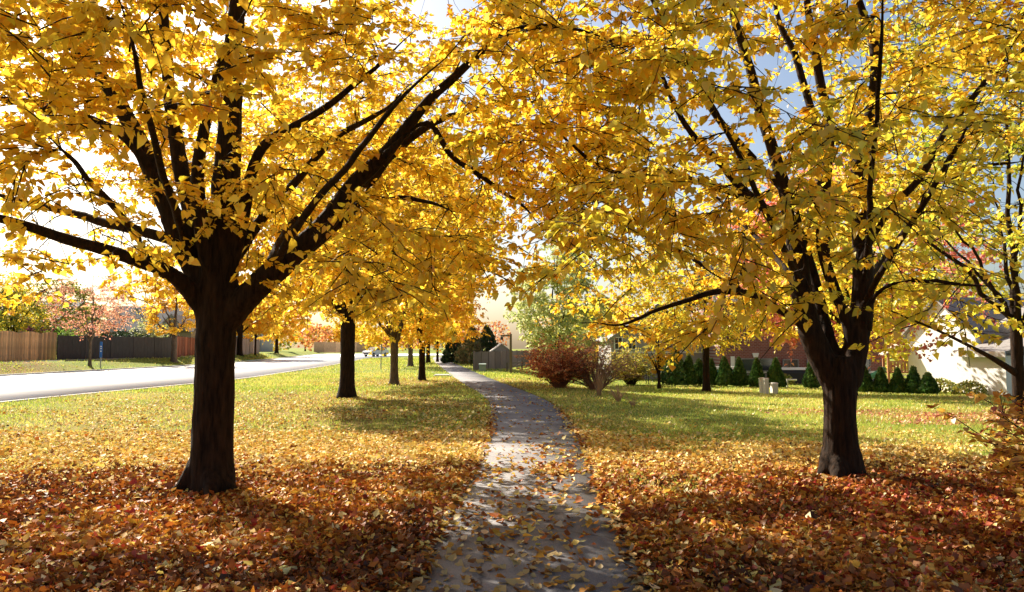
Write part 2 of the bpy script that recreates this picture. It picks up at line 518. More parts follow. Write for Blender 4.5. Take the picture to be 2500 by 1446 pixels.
GOLD = [((.52, .23, .015), .3), ((.70, .42, .025), 1.4), ((.80, .55, .04), 4), ((.86, .66, .075), 3), ((.66, .60, .05), .8)]
GOLDGREEN = [((.56, .28, .02), .5), ((.76, .50, .03), 3), ((.82, .62, .055), 3), ((.64, .58, .05), 2.2), ((.36, .42, .04), 1.2)]
AMBER = [((.54, .21, .015), .4), ((.72, .37, .02), 1.8), ((.80, .48, .03), 3.6), ((.83, .58, .05), 2.8)]
LEMON = [((.72, .48, .03), 1.2), ((.82, .63, .06), 3), ((.70, .62, .07), 2.4), ((.44, .50, .07), 1.2)]
OLIVE = [((.30, .24, .04), 1.5), ((.26, .28, .05), 2.5), ((.42, .36, .05), 1.5), ((.14, .19, .04), 1.2)]
ROSE = [((.70, .18, .13), 2.4), ((.76, .28, .19), 2.5), ((.80, .42, .24), 1.5), ((.52, .10, .07), .8)]
WILLOW = [((.50, .54, .22), 2), ((.62, .62, .26), 2.4), ((.32, .40, .14), 1.2)]
RUST = [((.66, .20, .07), 2), ((.78, .34, .12), 2.5), ((.48, .12, .05), 1), ((.82, .50, .22), 1.5)]


# ------------------------------------------------------------------ growing a tree
def grow(node_p, node_r, node_t, targets, sag=0.0, up=.25, rk=.011, rmin=.004, nseg=6, bend=.32):
    """connect each target to its nearest node by a curved branch; returns (B,nseg,3), (B,nseg)"""
    cap = len(node_p) + len(targets) * nseg
    NP = np.empty((cap, 3)); NR = np.empty(cap); NT = np.empty((cap, 3)); cnt = len(node_p)
    NP[:cnt], NR[:cnt], NT[:cnt] = node_p, node_r, node_t
    BP, BR = [], []
    u = np.linspace(0, 1, nseg)[:, None]
    for q in targets:
        d = np.linalg.norm(NP[:cnt] - q, axis=1)
        back = ((q - NP[:cnt]) * NT[:cnt]).sum(1) / np.maximum(d, 1e-6)      # prefer nodes growing towards the target
        j = int(np.argmin(d * (1.25 - .45 * back)))
        L = d[j]
        if L < .15: continue
        a = NP[j]
        c = a + NT[j] * L * bend + np.array([0, 0, up * L * .5]) + RNG.standard_normal(3) * L * .07
        pts = (1 - u) ** 2 * a + 2 * u * (1 - u) * c + u * u * q
        pts[1:-1] += RNG.standard_normal((nseg - 2, 3)) * L * .018
        pts[:, 2] -= sag * L * (u[:, 0] ** 2)
        r0 = min(.62 * NR[j], rmin + rk * L)
        rr = r0 + (max(rmin * .55, .0025) - r0) * u[:, 0] ** .8
        BP.append(pts); BR.append(rr)
        t = norm(np.gradient(pts, axis=0))
        s = slice(cnt, cnt + nseg - 1)
        NP[s], NR[s], NT[s] = pts[1:], rr[1:], t[1:]; cnt += nseg - 1
    return np.array(BP), np.array(BR)


def twigs_and_leaves(BP, BR, per, n_leaf, length, leaf_size, dens=None, droop=.5):
    """short twigs off every branch; leaves along each twig. returns twig polylines, radii, leaf pos, tip, normal, size"""
    B, n, _ = BP.shape
    bi = np.repeat(np.arange(B), per)
    u = RNG.uniform(.25, 1.0, len(bi)) * (n - 1)
    # the branch's own end always carries a twig
    u[::per] = n - 1.001
    i = np.minimum(u.astype(int), n - 2); f = (u - i)[:, None]
    a = BP[bi, i] * (1 - f) + BP[bi, i + 1] * f
    t = norm(BP[bi, i + 1] - BP[bi, i])
    if dens is not None:
        keep = RNG.random(len(a)) < dens(a)
        a, t = a[keep], t[keep]
    N = len(a)
    side = norm(RNG.standard_normal((N, 3)) * np.array([1, 1, .22]))
    d = norm(t * np.array([.75, .75, .4]) + side * .95 + np.array([0, 0, .03]))
    Ls = length * RNG.uniform(.55, 1.3, N)
    s = np.linspace(0, 1, 3)[None, :, None]
    TP = a[:, None] + d[:, None] * s * Ls[:, None, None]
    TP[:, :, 2] -= droop * .35 * Ls[:, None] * (s[..., 0] ** 2)
    TR = np.tile(np.array([.0066, .0052, .0032]), (N, 1))
    m = RNG.poisson(n_leaf, N)
    ti = np.repeat(np.arange(N), m)
    w = RNG.uniform(.12, 1.04, len(ti))
    p = a[ti] + d[ti] * (w * Ls[ti])[:, None]
    p[:, 2] -= droop * .35 * Ls[ti] * w * w
    out = norm(RNG.standard_normal((len(ti), 3)) * np.array([1, 1, .3]))
    p = p + out * (.045 * leaf_size / .1) * RNG.uniform(.4, 1.3, len(ti))[:, None]
    tip = d[ti] * .5 + out * .8 + np.array([0, 0, -droop * .8]) * RNG.uniform(.1, 1.6, (len(ti), 1)) + RNG.standard_normal((len(ti), 3)) * .18
    nr = np.array([0, 0, 1.0]) + RNG.standard_normal((len(ti), 3)) * .42
    sz = leaf_size * np.clip(RNG.normal(1, .22, len(ti)), .5, 1.5)
    return TP, TR, p, tip, nr, sz


def crown_points(n, c, rad, zlow, seed, gap=.42, gscale=.55, hollow=.35, extra=None):
    """points inside an uneven crown: an ellipsoid with noise on its edge and clumps inside"""
    out = []; tot = 0
    while tot < n:
        q = RNG.uniform(-1, 1, (n * 3, 3))
        p = q * np.array(rad) + np.array(c)
        r = np.linalg.norm(q, axis=1)
        edge = .80 + .38 * (vnoise(p, .45, seed) - .3)
        ok = (r < edge) & (r > hollow * RNG.random(len(r))) & (p[:, 2] > zlow)
        ok &= vnoise(p, gscale, seed + 5) > gap * RNG.random(len(r)) ** .3
        if extra is not None: ok &= extra(p)
        out.append(p[ok]); tot += ok.sum()
    return np.concatenate(out)[:n]


def order_by_skeleton(T, nodes):
    d = np.array([np.min(np.linalg.norm(nodes - q, axis=1)) for q in T])
    return T[np.argsort(d)]


def nodes_from(limbs):
    NP, NR, NT = [], [], []
    for p, r in limbs:
        NP.append(p); NR.append(r); NT.append(norm(np.gradient(p, axis=0)))
    return np.concatenate(NP), np.concatenate(NR), np.concatenate(NT)


def bark_displace(V, amp, fx=15., fz=1.8):
    out = np.empty(len(V))
    for i, v in enumerate(V):
        a = mnoise.noise(Vector((v[0] * fx, v[1] * fx, v[2] * fz)))
        b = mnoise.noise(Vector((v[0] * fx * 2.3 + 7, v[1] * fx * 2.3, v[2] * fz * 2.2)))
        c = mnoise.noise(Vector((v[0] * 3 + 3, v[1] * 3, v[2] * 1.5)))
        out[i] = amp * (-(abs(a) ** .7) * 1.3 + .45 * b) + .018 * c
    return out


def remeshed(name, V, F, voxel, material, amp):
    me = mesh_np(name, V, F)
    o = bpy.data.objects.new(name, me); COL.objects.link(o)
    md = o.modifiers.new('r', 'REMESH'); md.mode = 'VOXEL'; md.voxel_size = voxel
    ms = o.modifiers.new('s', 'SMOOTH'); ms.iterations = 9; ms.factor = .5
    dg = bpy.context.evaluated_depsgraph_get()
    out = bpy.data.meshes.new_from_object(o.evaluated_get(dg))
    bpy.data.objects.remove(o); bpy.data.meshes.remove(me)
    n = len(out.vertices)
    co = np.empty(n * 3, np.float32); out.vertices.foreach_get('co', co); co = co.reshape(-1, 3)
    nm = np.empty(n * 3, np.float32); out.vertices.foreach_get('normal', nm); nm = nm.reshape(-1, 3)
    co = co + nm * (bark_displace(co, amp)[:, None] - .002)
    out.vertices.foreach_set('co', co.ravel())
    out.polygons.foreach_set('use_smooth', np.ones(len(out.polygons), bool))
    out.materials.clear(); out.materials.append(material); out.update()
    return out


def finish_crown(root, base, pos, tip, nr, sz, col, material, lod, n_single=0):
    """the crown as one part of kind stuff; its n_single largest leaves in view are leaf parts under it"""
    single = np.zeros(len(pos), bool)
    if n_single:
        d = pos - np.array([0, 0, CZ])
        s, c = math.sin(PITCH), math.cos(PITCH)
        dep = d[:, 1] * c + d[:, 2] * s
        upc = -d[:, 1] * s + d[:, 2] * c
        px = 1250 + FPX * d[:, 0] / np.maximum(dep, .1); py = 723 - FPX * upc / np.maximum(dep, .1)
        vis = (dep > 1) & (px > 10) & (px < 2490) & (py > 10) & (py < 1440)
        score = np.where(vis, sz / np.maximum(dep, .1), -1)
        single[np.argsort(-score)[:n_single]] = True
    k0 = ~single
    if lod == 0 and len(pos) > 5000:
        nearby = k0 & (np.linalg.norm(pos - np.array([0, 0, CZ]), axis=1) < 8.2)
        A = leaf_mesh_arrays(pos[nearby] - base, tip[nearby], nr[nearby], sz[nearby], 0)
        fr = k0 & ~nearby
        B_ = leaf_mesh_arrays(pos[fr] - base, tip[fr], nr[fr], sz[fr] * 1.08, 1)
        V, F = merge([A[:2], B_[:2]])
        cc = np.concatenate([np.repeat(col[nearby], A[2], 0), np.repeat(col[fr], B_[2], 0)])
    else:
        V, F, k = leaf_mesh_arrays(pos[k0] - base, tip[k0], nr[k0], sz[k0], lod)
        cc = np.repeat(col[k0], k, 0)
    cr = link('crown', mesh_np('crown', V, F, material, cc), root, None, kind='stuff')
    if n_single:
        ids = np.where(single)[0]
        rank = np.argsort(np.argsort(col[ids].sum(1)))
        nv = 10
        meshes = []
        for v in range(nv):
            sel = ids[(rank * nv // len(ids)) == v]
            c = np.median(col[sel], 0)
            VV, FF, kk = leaf_mesh_arrays(np.zeros((1, 3)), np.array([[0, 1., 0]]), np.array([[0, 0, 1.]]), np.ones(1), 0, np.array([.1 + .045 * v]), np.array([.02 + .04 * ((v * 7) % 10)]))
            meshes.append(mesh_np('leaf', VV, FF, material, np.repeat(c[None], kk, 0)))
        s3, t3, n3 = leaf_frames(tip[ids], nr[ids])
        for q, i in enumerate(ids):
            lo = bpy.data.objects.new('leaf', meshes[rank[q] * nv // len(ids)]); COL.objects.link(lo); lo.parent = cr
            m = np.eye(4)
            m[:3, 0], m[:3, 1], m[:3, 2] = s3[q] * sz[i], t3[q] * sz[i], n3[q] * sz[i]
            m[:3, 3] = pos[i] - base
            lo.matrix_local = Matrix(m.tolist())
    return cr


# ------------------------------------------------------------------ the two big trees by the path
def hero(name, label, cat, base, trunk, roots, limbs, hidden, crown_n, crown, palette, seed, per, nleaf, leaf, dens, group, extra=None, colfun=None):
    base = np.array(base)
    root = thing(name, label, cat, base, 0, group)
    tr = resample(np.array([[*p, r] for p, r in trunk]), 22)
    L = []
    for pts in limbs + hidden:
        q = resample(np.array([[*p, r] for p, r in pts]), 20)
        q[:, 3] *= np.clip(np.linspace(4.2, .12, 20), 0, 1); q[:, 3] = np.maximum(q[:, 3], .004); L.append(q)
    # one continuous trunk with the first stretch of every limb and the roots
    parts = [tubes(tr[None, :, :3] - base, tr[None, :, 3], 18, True)]
    cut = []
    for q in L:
        m = int(np.clip(np.searchsorted(np.concatenate([[0], np.cumsum(np.linalg.norm(np.diff(q[:, :3], axis=0), axis=1))]), 1.15), 5, 12))
        parts.append(tubes(q[None, :m, :3] - base, q[None, :m, 3], 14, True)); cut.append(m)
    for rp in roots:
        q = resample(np.array([[*p, r] for p, r in rp]), 10)
        parts.append(tubes(q[None, :, :3] - base, q[None, :, 3], 12, True))
    V, F = merge(parts)
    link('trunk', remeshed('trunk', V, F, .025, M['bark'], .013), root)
    for q, m in zip(L, cut):
        w = q.copy()
        w[:, :3] += np.stack([vnoise(w[:, :3], 2.2, seed + 30 + a) - .5 for a in range(3)], 1) * .10 * np.linspace(0, 1, len(w))[:, None] * (np.arange(len(w)) >= m)[:, None]
        w = np.vstack([q[m - 3:m], w[m:]])
        w = resample(w, 34)
        vv, ff = tubes(w[None, :, :3] - base, w[None, :, 3] * np.linspace(.93, 1.0, len(w))[None], 10, True, .12)
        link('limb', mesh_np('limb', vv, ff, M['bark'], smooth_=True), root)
        q[:] = q
    NP, NR, NT = nodes_from([(q[6:, :3], q[6:, 3]) for q in L])
    T = crown_points(crown_n, crown[0], crown[1], crown[2], seed, extra=extra)
    T = order_by_skeleton(T, NP)
    BP, BR = grow(NP, NR, NT, T, sag=.06, up=.18, rk=.013, rmin=.006)
    vv, ff = tubes(BP - base, BR, 5)
    link('branches', mesh_np('branches', vv, ff, M['bark'], smooth_=True), root, None, kind='stuff')
    TP, TR, pos, tip, nr, sz = twigs_and_leaves(BP, BR, per, nleaf, .42, leaf, dens)
    vv, ff = tubes(TP - base, TR, 3)
    link('twigs', mesh_np('twigs', vv, ff, M['twig']), root, None, kind='stuff')
    far = np.linalg.norm(pos - np.array([0, 0, CZ]), axis=1) > 2.6
    pos, tip, nr, sz = pos[far], tip[far], nr[far], sz[far]
    col = pick(palette, len(pos), vnoise(pos, .8, seed + 9))
    if colfun is not None: col = colfun(pos, col)
    finish_crown(root, base, pos, tip, nr, sz, col, M['leaf'], 0, 300)
    return root


def pl(lst, d0, d1=None, scale=None):
    """limb traced as (px, py, half width in px) with the distance easing from d0 to d1"""
    n = len(lst); d1 = d0 if d1 is None else d1
    out = []
    for i, (x, y, w) in enumerate(lst):
        d = d0 + (d1 - d0) * (i / (n - 1)) ** 1.2
        out.append((P(x, y, d), w * d / FPX))
    return out


bl = G(522, 1203); DL = bl[1]
trunkL = [(P(x, y, DL), w * DL / FPX) for x, y, w in ((521, 1225, 58), (520, 1170, 53), (518, 1090, 50), (520, 1000, 49), (525, 860, 48), (528, 800, 48), (530, 740, 50), (528, 680, 48), (526, 640, 42))]
rootsL = [[(P(490, 1130, DL), .14), (P(455, 1175, DL - .05), .09), (P(425, 1200, DL - .1), .06), (P(395, 1214, DL - .15), .03)],
          [(P(540, 1150, DL), .17), (P(562, 1198, DL - .15), .07), (P(575, 1220, DL - .25), .03)],
          [(P(520, 1140, DL - .05), .17), (P(515, 1195, DL - .3), .09), (P(508, 1228, DL - .5), .03)],
          [(P(520, 1140, DL), .17), (P(540, 1180, DL + .35), .09), (P(560, 1195, DL + .6), .03)]]
limbsL = [
    pl([(520, 790, 26), (482, 735, 24), (443, 688, 21), (390, 655, 19), (300, 625, 17), (200, 592, 15), (100, 560, 13), (0, 530, 11), (-130, 490, 8), (-300, 420, 5)], DL, DL - 1.6),
    pl([(515, 700, 24), (480, 640, 18), (430, 592, 15), (330, 560, 13), (230, 535, 11), (140, 515, 9), (20, 480, 6), (-90, 430, 4)], DL + .05, DL + 1.4),
    pl([(512, 745, 28), (478, 670, 28), (432, 560, 28), (372, 415, 24), (318, 300, 21), (255, 200, 18), (180, 110, 16), (90, 0, 13), (0, -100, 10), (-90, -230, 6)], DL, DL - .3),
    pl([(450, 560, 18), (400, 470, 16), (320, 350, 13), (240, 300, 12), (120, 262, 11), (0, 240, 9), (-130, 190, 6)], DL, DL - .9),
    pl([(520, 720, 30), (490, 600, 26), (455, 470, 22), (430, 350, 19), (415, 220, 16), (400, 70, 13), (385, -90, 10), (370, -230, 6)], DL + .1, DL + .8),
    pl([(535, 740, 46), (540, 640, 46), (548, 540, 42), (555, 430, 35), (560, 330, 31), (566, 200, 26), (572, 60, 21), (580, -100, 16), (590, -260, 10), (600, -390, 5)], DL, DL + .2),
    pl([(525, 700, 26), (500, 600, 22), (484, 480, 18), (490, 360, 15), (515, 240, 12), (560, 100, 9), (620, -40, 6)], DL - .1, DL - .9),
    pl([(560, 660, 22), (592, 540, 18), (612, 430, 15), (655, 345, 12), (740, 298, 10), (830, 240, 8), (930, 150, 6), (1010, 70, 4)], DL, DL - .7),
    pl([(540, 800, 34), (582, 748, 36), (640, 690, 34), (715, 622, 31), (790, 548, 26), (866, 446, 21), (938, 384, 18), (1004, 302, 14.5), (1056, 236, 12.5), (1134, 166, 10.5), (1205, 100, 9), (1290, 64, 9), (1375, 58, 7), (1470, 90, 5), (1560, 140, 3)], DL, DL - .9),
    pl([(715, 625, 26), (790, 572, 18), (850, 520, 17), (900, 450, 14), (960, 370, 12), (1060, 300, 9), (1180, 262, 7), (1300, 230, 5)], DL - .1, DL + 1.2),
    pl([(570, 640, 20), (630, 545, 14), (690, 478, 12), (750, 412, 10), (830, 330, 8), (920, 280, 6), (1010, 200, 4)], DL + .1, DL + 1.6),
    pl([(850, 515, 10), (890, 490, 8), (960, 482, 7), (1040, 490, 5), (1120, 515, 4)], DL - .05, DL - .8),
    pl([(935, 385, 11), (1040, 300, 9), (1110, 390, 7), (1230, 470, 5), (1330, 560, 3.5)], DL - .5, DL + .6),
]
hiddenL = [
    [(P(452, 600, DL), .05), (P(430, 520, DL - .9), .042), (P(390, 380, DL - 2.0), .032), (P(330, 180, DL - 3.2), .02), (P(270, -60, DL - 4), .01)],
    [(P(660, 672, DL), .05), (P(720, 560, DL - 1.0), .042), (P(830, 420, DL - 2.2), .03), (P(980, 250, DL - 3.3), .018), (P(1120, 80, DL - 4), .008)],
    [(P(380, 650, DL - .2), .045), (P(320, 560, DL - 1.1), .036), (P(230, 450, DL - 2.2), .026), (P(110, 330, DL - 3.4), .012)],
    [(P(545, 600, DL + .1), .08), (P(560, 530, DL + 1.2), .06), (P(600, 440, DL + 2.8), .04), (P(640, 330, DL + 4.4), .015)],
    [(P(470, 620, DL + .1), .07), (P(440, 540, DL + 1.2), .05), (P(400, 430, DL + 2.8), .035), (P(330, 300, DL + 4.2), .015)],
    [(P(640, 690, DL + .1), .07), (P(690, 580, DL + 1.2), .05), (P(770, 480, DL + 2.6), .035), (P(880, 400, DL + 4.0), .015)],
]


def clear(p, b, zt):
    # the fork and lower trunk stand clear of leaves on the side we walk up from
    return 1 - .70 * smooth(2.5, 1.1, np.hypot(p[:, 0] - b[0], (p[:, 1] - b[1] + 1.2) * .55)) * smooth(zt + .7, zt - .2, p[:, 2])


def extraL(p):
    d = np.linalg.norm(p - np.array([0, 0, CZ]), axis=1)
    return d > 3.3


def densL(p):
    # thinner towards the road side, low down, where the sky shows between the limbs
    d = 1 - .60 * smooth(-3.2, -5.2, p[:, 0]) * smooth(5.2, 3.4, p[:, 2])
    d *= 1 - .30 * smooth(.65, .35, vnoise(p, .9, 77))
    d *= clear(p, bl, 2.9)
    d *= 1 - .7 * smooth(-3.6, -5.0, p[:, 0]) * smooth(3.3, 2.8, p[:, 2]) * smooth(8.6, 7.8, p[:, 1])
    return d


def colL(p, c):
    g = smooth(.42, .62, vnoise(p, .6, 95))[:, None] * smooth(-2.0, .5, p[:, 0])[:, None] * (RNG.random((len(p), 1)) < .45)
    return c * (1 - g) + g * np.array([.70, .60, .05]) * (.7 + .45 * RNG.random((len(p), 1)))


hero('linden_tree', 'biggest golden tree, massive dark forked trunk left of path, long limb reaching over it', 'tree',
     bl, trunkL, rootsL, limbsL, hiddenL, 1230, ((bl[0] - .1, bl[1] + .1, 5.0), (6.2, 5.8, 4.6), 2.05), GOLD, 3, 7, 14.5, .069, densL,
     'large golden trees nearest the path', extraL, colL)

br_ = G(2055, 1163); DR = br_[1]
trunkR = [(P(x, y, DR), w * DR / FPX) for x, y, w in ((2056, 1185, 54), (2055, 1140, 46), (2052, 1060, 41), (2050, 980, 40), (2050, 920, 42), (2052, 890, 40), (2054, 870, 34))]
rootsR = [[(P(2035, 1110, DR), .16), (P(2012, 1150, DR - .1), .09), (P(1990, 1168, DR - .15), .03)],
          [(P(2075, 1110, DR), .16), (P(2100, 1155, DR - .05), .08), (P(2128, 1174, DR - .1), .03)],
          [(P(2050, 1110, DR), .17), (P(2045, 1160, DR - .3), .09), (P(2040, 1190, DR - .5), .03)]]
limbsR = [
    pl([(2034, 935, 32), (2004, 870, 31), (1976, 800, 29), (1958, 720, 27), (1948, 640, 26), (1940, 560, 24), (1922, 480, 18), (1890, 380, 15), (1860, 280, 14), (1830, 150, 11), (1790, 30, 9), (1750, -100, 6), (1720, -220, 4)], DR, DR + .5),
    pl([(2040, 890, 18), (2024, 820, 15), (2004, 745, 14), (1988, 680, 14), (1966, 600, 12), (1985, 500, 11), (2010, 380, 10), (1960, 200, 9), (1900, 40, 7), (1860, -120, 5)], DR + .1, DR + 1.4),
    pl([(2084, 860, 18), (2070, 790, 15), (2036, 705, 14), (2012, 625, 15), (2006, 540, 15), (2018, 420, 13), (2022, 300, 13), (2004, 180, 11), (1982, 60, 9), (1960, -90, 6), (1945, -230, 4)], DR, DR - .2),
    pl([(2068, 935, 33), (2090, 860, 31), (2102, 780, 28), (2107, 700, 27), (2105, 600, 24), (2100, 500, 21), (2096, 400, 19), (2118, 300, 16), (2134, 200, 14), (2130, 100, 12), (2100, 10, 10), (2080, -120, 7), (2070, -260, 4)], DR, DR + .2),
    pl([(2106, 640, 12), (2125, 588, 10), (2180, 505, 9.5), (2243, 437, 9), (2318, 310, 8), (2393, 214, 7), (2500, 116, 6), (2620, 20, 4)], DR - .05, DR - .8),
    pl([(2235, 447, 6), (2330, 416, 5), (2420, 402, 4.4), (2520, 386, 3)], DR - .3, DR - 1.2),
    pl([(2110, 780, 11), (2128, 738, 9), (2160, 702, 8), (2230, 685, 6), (2330, 698, 4.5), (2440, 705, 3)], DR, DR - .9),
    pl([(2000, 850, 16), (1966, 803, 13), (1929, 774, 11.5), (1862, 733, 10), (1817, 714, 9), (1750, 713, 8), (1690, 733, 6.5), (1613, 757, 5), (1515, 788, 3.8), (1418, 797, 2.6)], DR, DR - .6),
    pl([(1825, 717, 7), (1740, 668, 6), (1680, 625, 5), (1600, 594, 4)], DR - .25, DR + .5),
    pl([(1945, 600, 17), (1930, 557, 15), (1892, 527, 13), (1814, 463, 11), (1760, 400, 10), (1700, 345, 8), (1640, 250, 6.5), (1600, 150, 5), (1560, 40, 3.5)], DR, DR - .9),
    pl([(1925, 480, 12), (1850, 400, 10), (1754, 291, 9), (1699, 206, 8), (1656, 120, 6.5), (1600, 20, 5), (1540, -90, 3.5)], DR + .2, DR + 1.2),
    pl([(1900, 535, 9), (1780, 470, 7.5), (1640, 425, 6.5), (1500, 420, 5.5), (1405, 362, 4.5), (1330, 300, 3.2)], DR - .1, DR - 1.6),
]
hiddenR = [
    [(P(2108, 690, DR), .05), (P(2120, 590, DR - .9), .04), (P(2130, 420, DR - 2.2), .028), (P(2150, 100, DR - 3.6), .016), (P(2160, -150, DR - 4.4), .008)],
    [(P(1952, 690, DR), .05), (P(1910, 600, DR - 1.0), .038), (P(1830, 430, DR - 2.3), .027), (P(1700, 190, DR - 3.6), .012)],
    [(P(2100, 760, DR), .045), (P(2160, 650, DR - 1.0), .036), (P(2280, 450, DR - 2.3), .026), (P(2420, 220, DR - 3.4), .012)],
    [(P(2012, 640, DR), .06), (P(2020, 580, DR + 1.2), .045), (P(2010, 470, DR + 2.8), .03), (P(1990, 330, DR + 4.3), .015)],
    [(P(1965, 740, DR), .06), (P(1910, 650, DR + 1.2), .045), (P(1800, 530, DR + 2.6), .03), (P(1690, 420, DR + 3.8), .015)],
    [(P(2107, 700, DR), .06), (P(2150, 640, DR + 1.4), .045), (P(2240, 520, DR + 2.8), .03), (P(2320, 400, DR + 4.0), .015)],
]


def densR(p):
    d = 1 - .86 * smooth(4.8, 6.2, p[:, 0]) * smooth(5.6, 4.6, p[:, 2]) - .25 * smooth(4.9, 6.4, p[:, 0])
    d *= 1 - .30 * smooth(.65, .35, vnoise(p, .9, 78))
    d *= clear(p, br_, 2.9)
    return d


def colR(p, c):
    g = smooth(.50, .68, vnoise(p, .55, 91) + .2 * smooth(9, 12, p[:, 1]) + .16 * smooth(4.0, 2.0, p[:, 0]) - .03)[:, None] * (RNG.random((len(p), 1)) < .5)
    return c * (1 - g) + g * np.array([.68, .62, .06]) * (.65 + .5 * RNG.random((len(p), 1)))


hero('linden_tree', 'amber and yellow tree with dark trunk splitting into several upright stems, right of the path', 'tree',
     br_, trunkR, rootsR, limbsR, hiddenR, 1080, ((br_[0] - .1, br_[1] + .1, 4.9), (5.5, 5.4, 4.9), 1.75), AMBER[1:] + GOLDGREEN[1:4], 21, 7, 11.5, .069, densR,
     'large golden trees nearest the path', extraL, colR)


# ------------------------------------------------------------------ other trees
def tree(name, label, cat, base, r, fork, top, rad, palette, n_att, per, nleaf, leaf, seed, group=None, zlow=None, lod=1, bark='bark', lean=(0, 0), twigs=True, cz=None, n_limb=7, spread=1.0, gap=.42, upright=.5, more=()):
    base = np.array(base, float)
    root = thing(name, label, cat, base, 0, group)
    rng = np.random.default_rng(seed)
    zlow = fork * .8 if zlow is None else zlow
    tp = np.array([[0, 0, -.15, r * 1.75], [0, 0, .08, r * 1.36], [lean[0] * .08, lean[1] * .08, .38, r * 1.06], [lean[0] * .3, lean[1] * .3, fork * .5, r * .96], [lean[0] * .7, lean[1] * .7, fork, r * .95], [lean[0], lean[1], fork * 1.25 + .2, r * .7]])
    q = resample(tp, 14)
    V, F = tubes(q[None, :, :3], q[None, :, 3], 12, True, .06)
    link('trunk', mesh_np('trunk', V, F, M[bark], smooth_=True), root)
    L = []
    hc = top - fork
    for i in range(n_limb):
        a = 2 * math.pi * (i + rng.uniform(-.3, .3)) / n_limb * 1.0
        if i == 0:
            e = np.array([lean[0], lean[1], top * .97]); mid = np.array([lean[0] + rng.uniform(-.2, .2), lean[1], fork + hc * .45])
        else:
            k = rng.uniform(.25, 1.0); rr = rad * spread * rng.uniform(.55, .9) * (1 - .35 * k)
            e = np.array([rr * math.cos(a), rr * math.sin(a), fork + hc * (.12 + upright * 1.2 * k)])
            mid = np.array([e[0] * .38, e[1] * .38, fork + (e[2] - fork) * (.42 if upright < .7 else .5)])
        s = np.array([lean[0] * .7, lean[1] * .7, fork * rng.uniform(.86, 1.05)])
        rl = r * rng.uniform(.42, .62) * (1.25 if i == 0 else 1)
        p = resample(np.array([[*s, rl], [*mid, rl * .62], [*(mid * .45 + e * .55), rl * .36], [*e, .012]]), 14)
        p[1:-1, :3] += rng.normal(0, .03 * rad * .3, (12, 3))
        L.append(p)
        V, F = tubes(p[None, :, :3], p[None, :, 3], 7, True)
        link('limb', mesh_np('limb', V, F, M[bark], smooth_=True), root)
    for q in more:
        p = resample(np.array([[*(np.array(v) - base), w] for v, w in q]), 16)
        L.append(p); V, F = tubes(p[None, :, :3], p[None, :, 3], 8, True)
        link('limb', mesh_np('limb', V, F, M[bark], smooth_=True), root)
    NP, NR, NT = nodes_from([(p[4:, :3], p[4:, 3]) for p in L])
    czz = (zlow + top) / 2 if cz is None else cz
    T = crown_points(n_att, (lean[0], lean[1], czz), (rad * 1.1, rad * 1.1, (top - zlow) / 2 * 1.15), zlow, seed, gap=gap, gscale=1.6 / rad)
    T = order_by_skeleton(T, NP)
    BP, BR = grow(NP, NR, NT, T, sag=.03, up=.2, rk=.011, rmin=.006, nseg=5)
    V, F = tubes(BP, BR, 4 if twigs else 3)
    link('branches', mesh_np('branches', V, F, M[bark]), root, None, kind='stuff')
    TP, TR, pos, tip, nr, sz = twigs_and_leaves(BP, BR, per, nleaf, .16 * rad, leaf)
    if twigs:
        V, F = tubes(TP, TR * 1.6, 3)
        link('twigs', mesh_np('twigs', V, F, M['twig']), root, None, kind='stuff')
    col = pick(palette, len(pos), vnoise(pos + base, 1.6 / rad, seed))
    V, F, k = leaf_mesh_arrays(pos, tip, nr, sz, lod)
    link('crown', mesh_np('crown', V, F, M['leaf_far'], np.repeat(col, k, 0)), root, None, kind='stuff')
    return root


VERGE = 'golden trees lining the verge left of the path'
tree('linden_tree', 'golden tree with thick dark trunk, second from the camera along the left verge', 'tree', G(847, 972), .235, 2.5, 10.2, 4.5, GOLD, 620, 6, 11, .12, 41, VERGE, zlow=2.6, gap=.2)
tree('linden_tree', 'golden tree with pale grey-brown trunk and low side limbs behind the second verge tree', 'tree', G(962, 940), .17, 1.75, 10.8, 4.1, GOLD, 480, 6, 9, .13, 42, VERGE, zlow=1.6, gap=.25, twigs=False, bark='bark_grey', upright=.4)
tree('linden_tree', 'amber tree with dark slim trunk standing on the shaded leaf patch close to the path', 'tree', G(1030, 930), .155, 1.8, 11, 4.0, AMBER, 440, 6, 9, .135, 43, VERGE, zlow=1.7, gap=.25, twigs=False)
tree('linden_tree', 'amber tree with thin grey trunk halfway down the verge, left of the slim dark trunk', 'tree', G(1002, 896), .2, 2.1, 12, 4.8, AMBER, 320, 5, 9, .19, 44, VERGE, bark='bark_grey', twigs=False)
tree('linden_tree', 'golden tree far down the verge just right of the slim dark trunk', 'tree', G(1045, 887), .2, 2.2, 12, 4.8, GOLD, 300, 5, 9, .2, 45, VERGE, twigs=False)
tree('linden_tree', 'small amber tree with thin straight trunk by the far bend of the path', 'tree', G(1068, 884), .13, 2.2, 8.5, 4, AMBER, 170, 4, 8, .2, 46, VERGE, twigs=False)
tree('linden_tree', 'farthest orange tree of the verge, beside the far end of path', 'tree', G(1089, 877), .14, 2.2, 9, 4.4, AMBER, 150, 4, 8, .24, 47, VERGE, twigs=False)

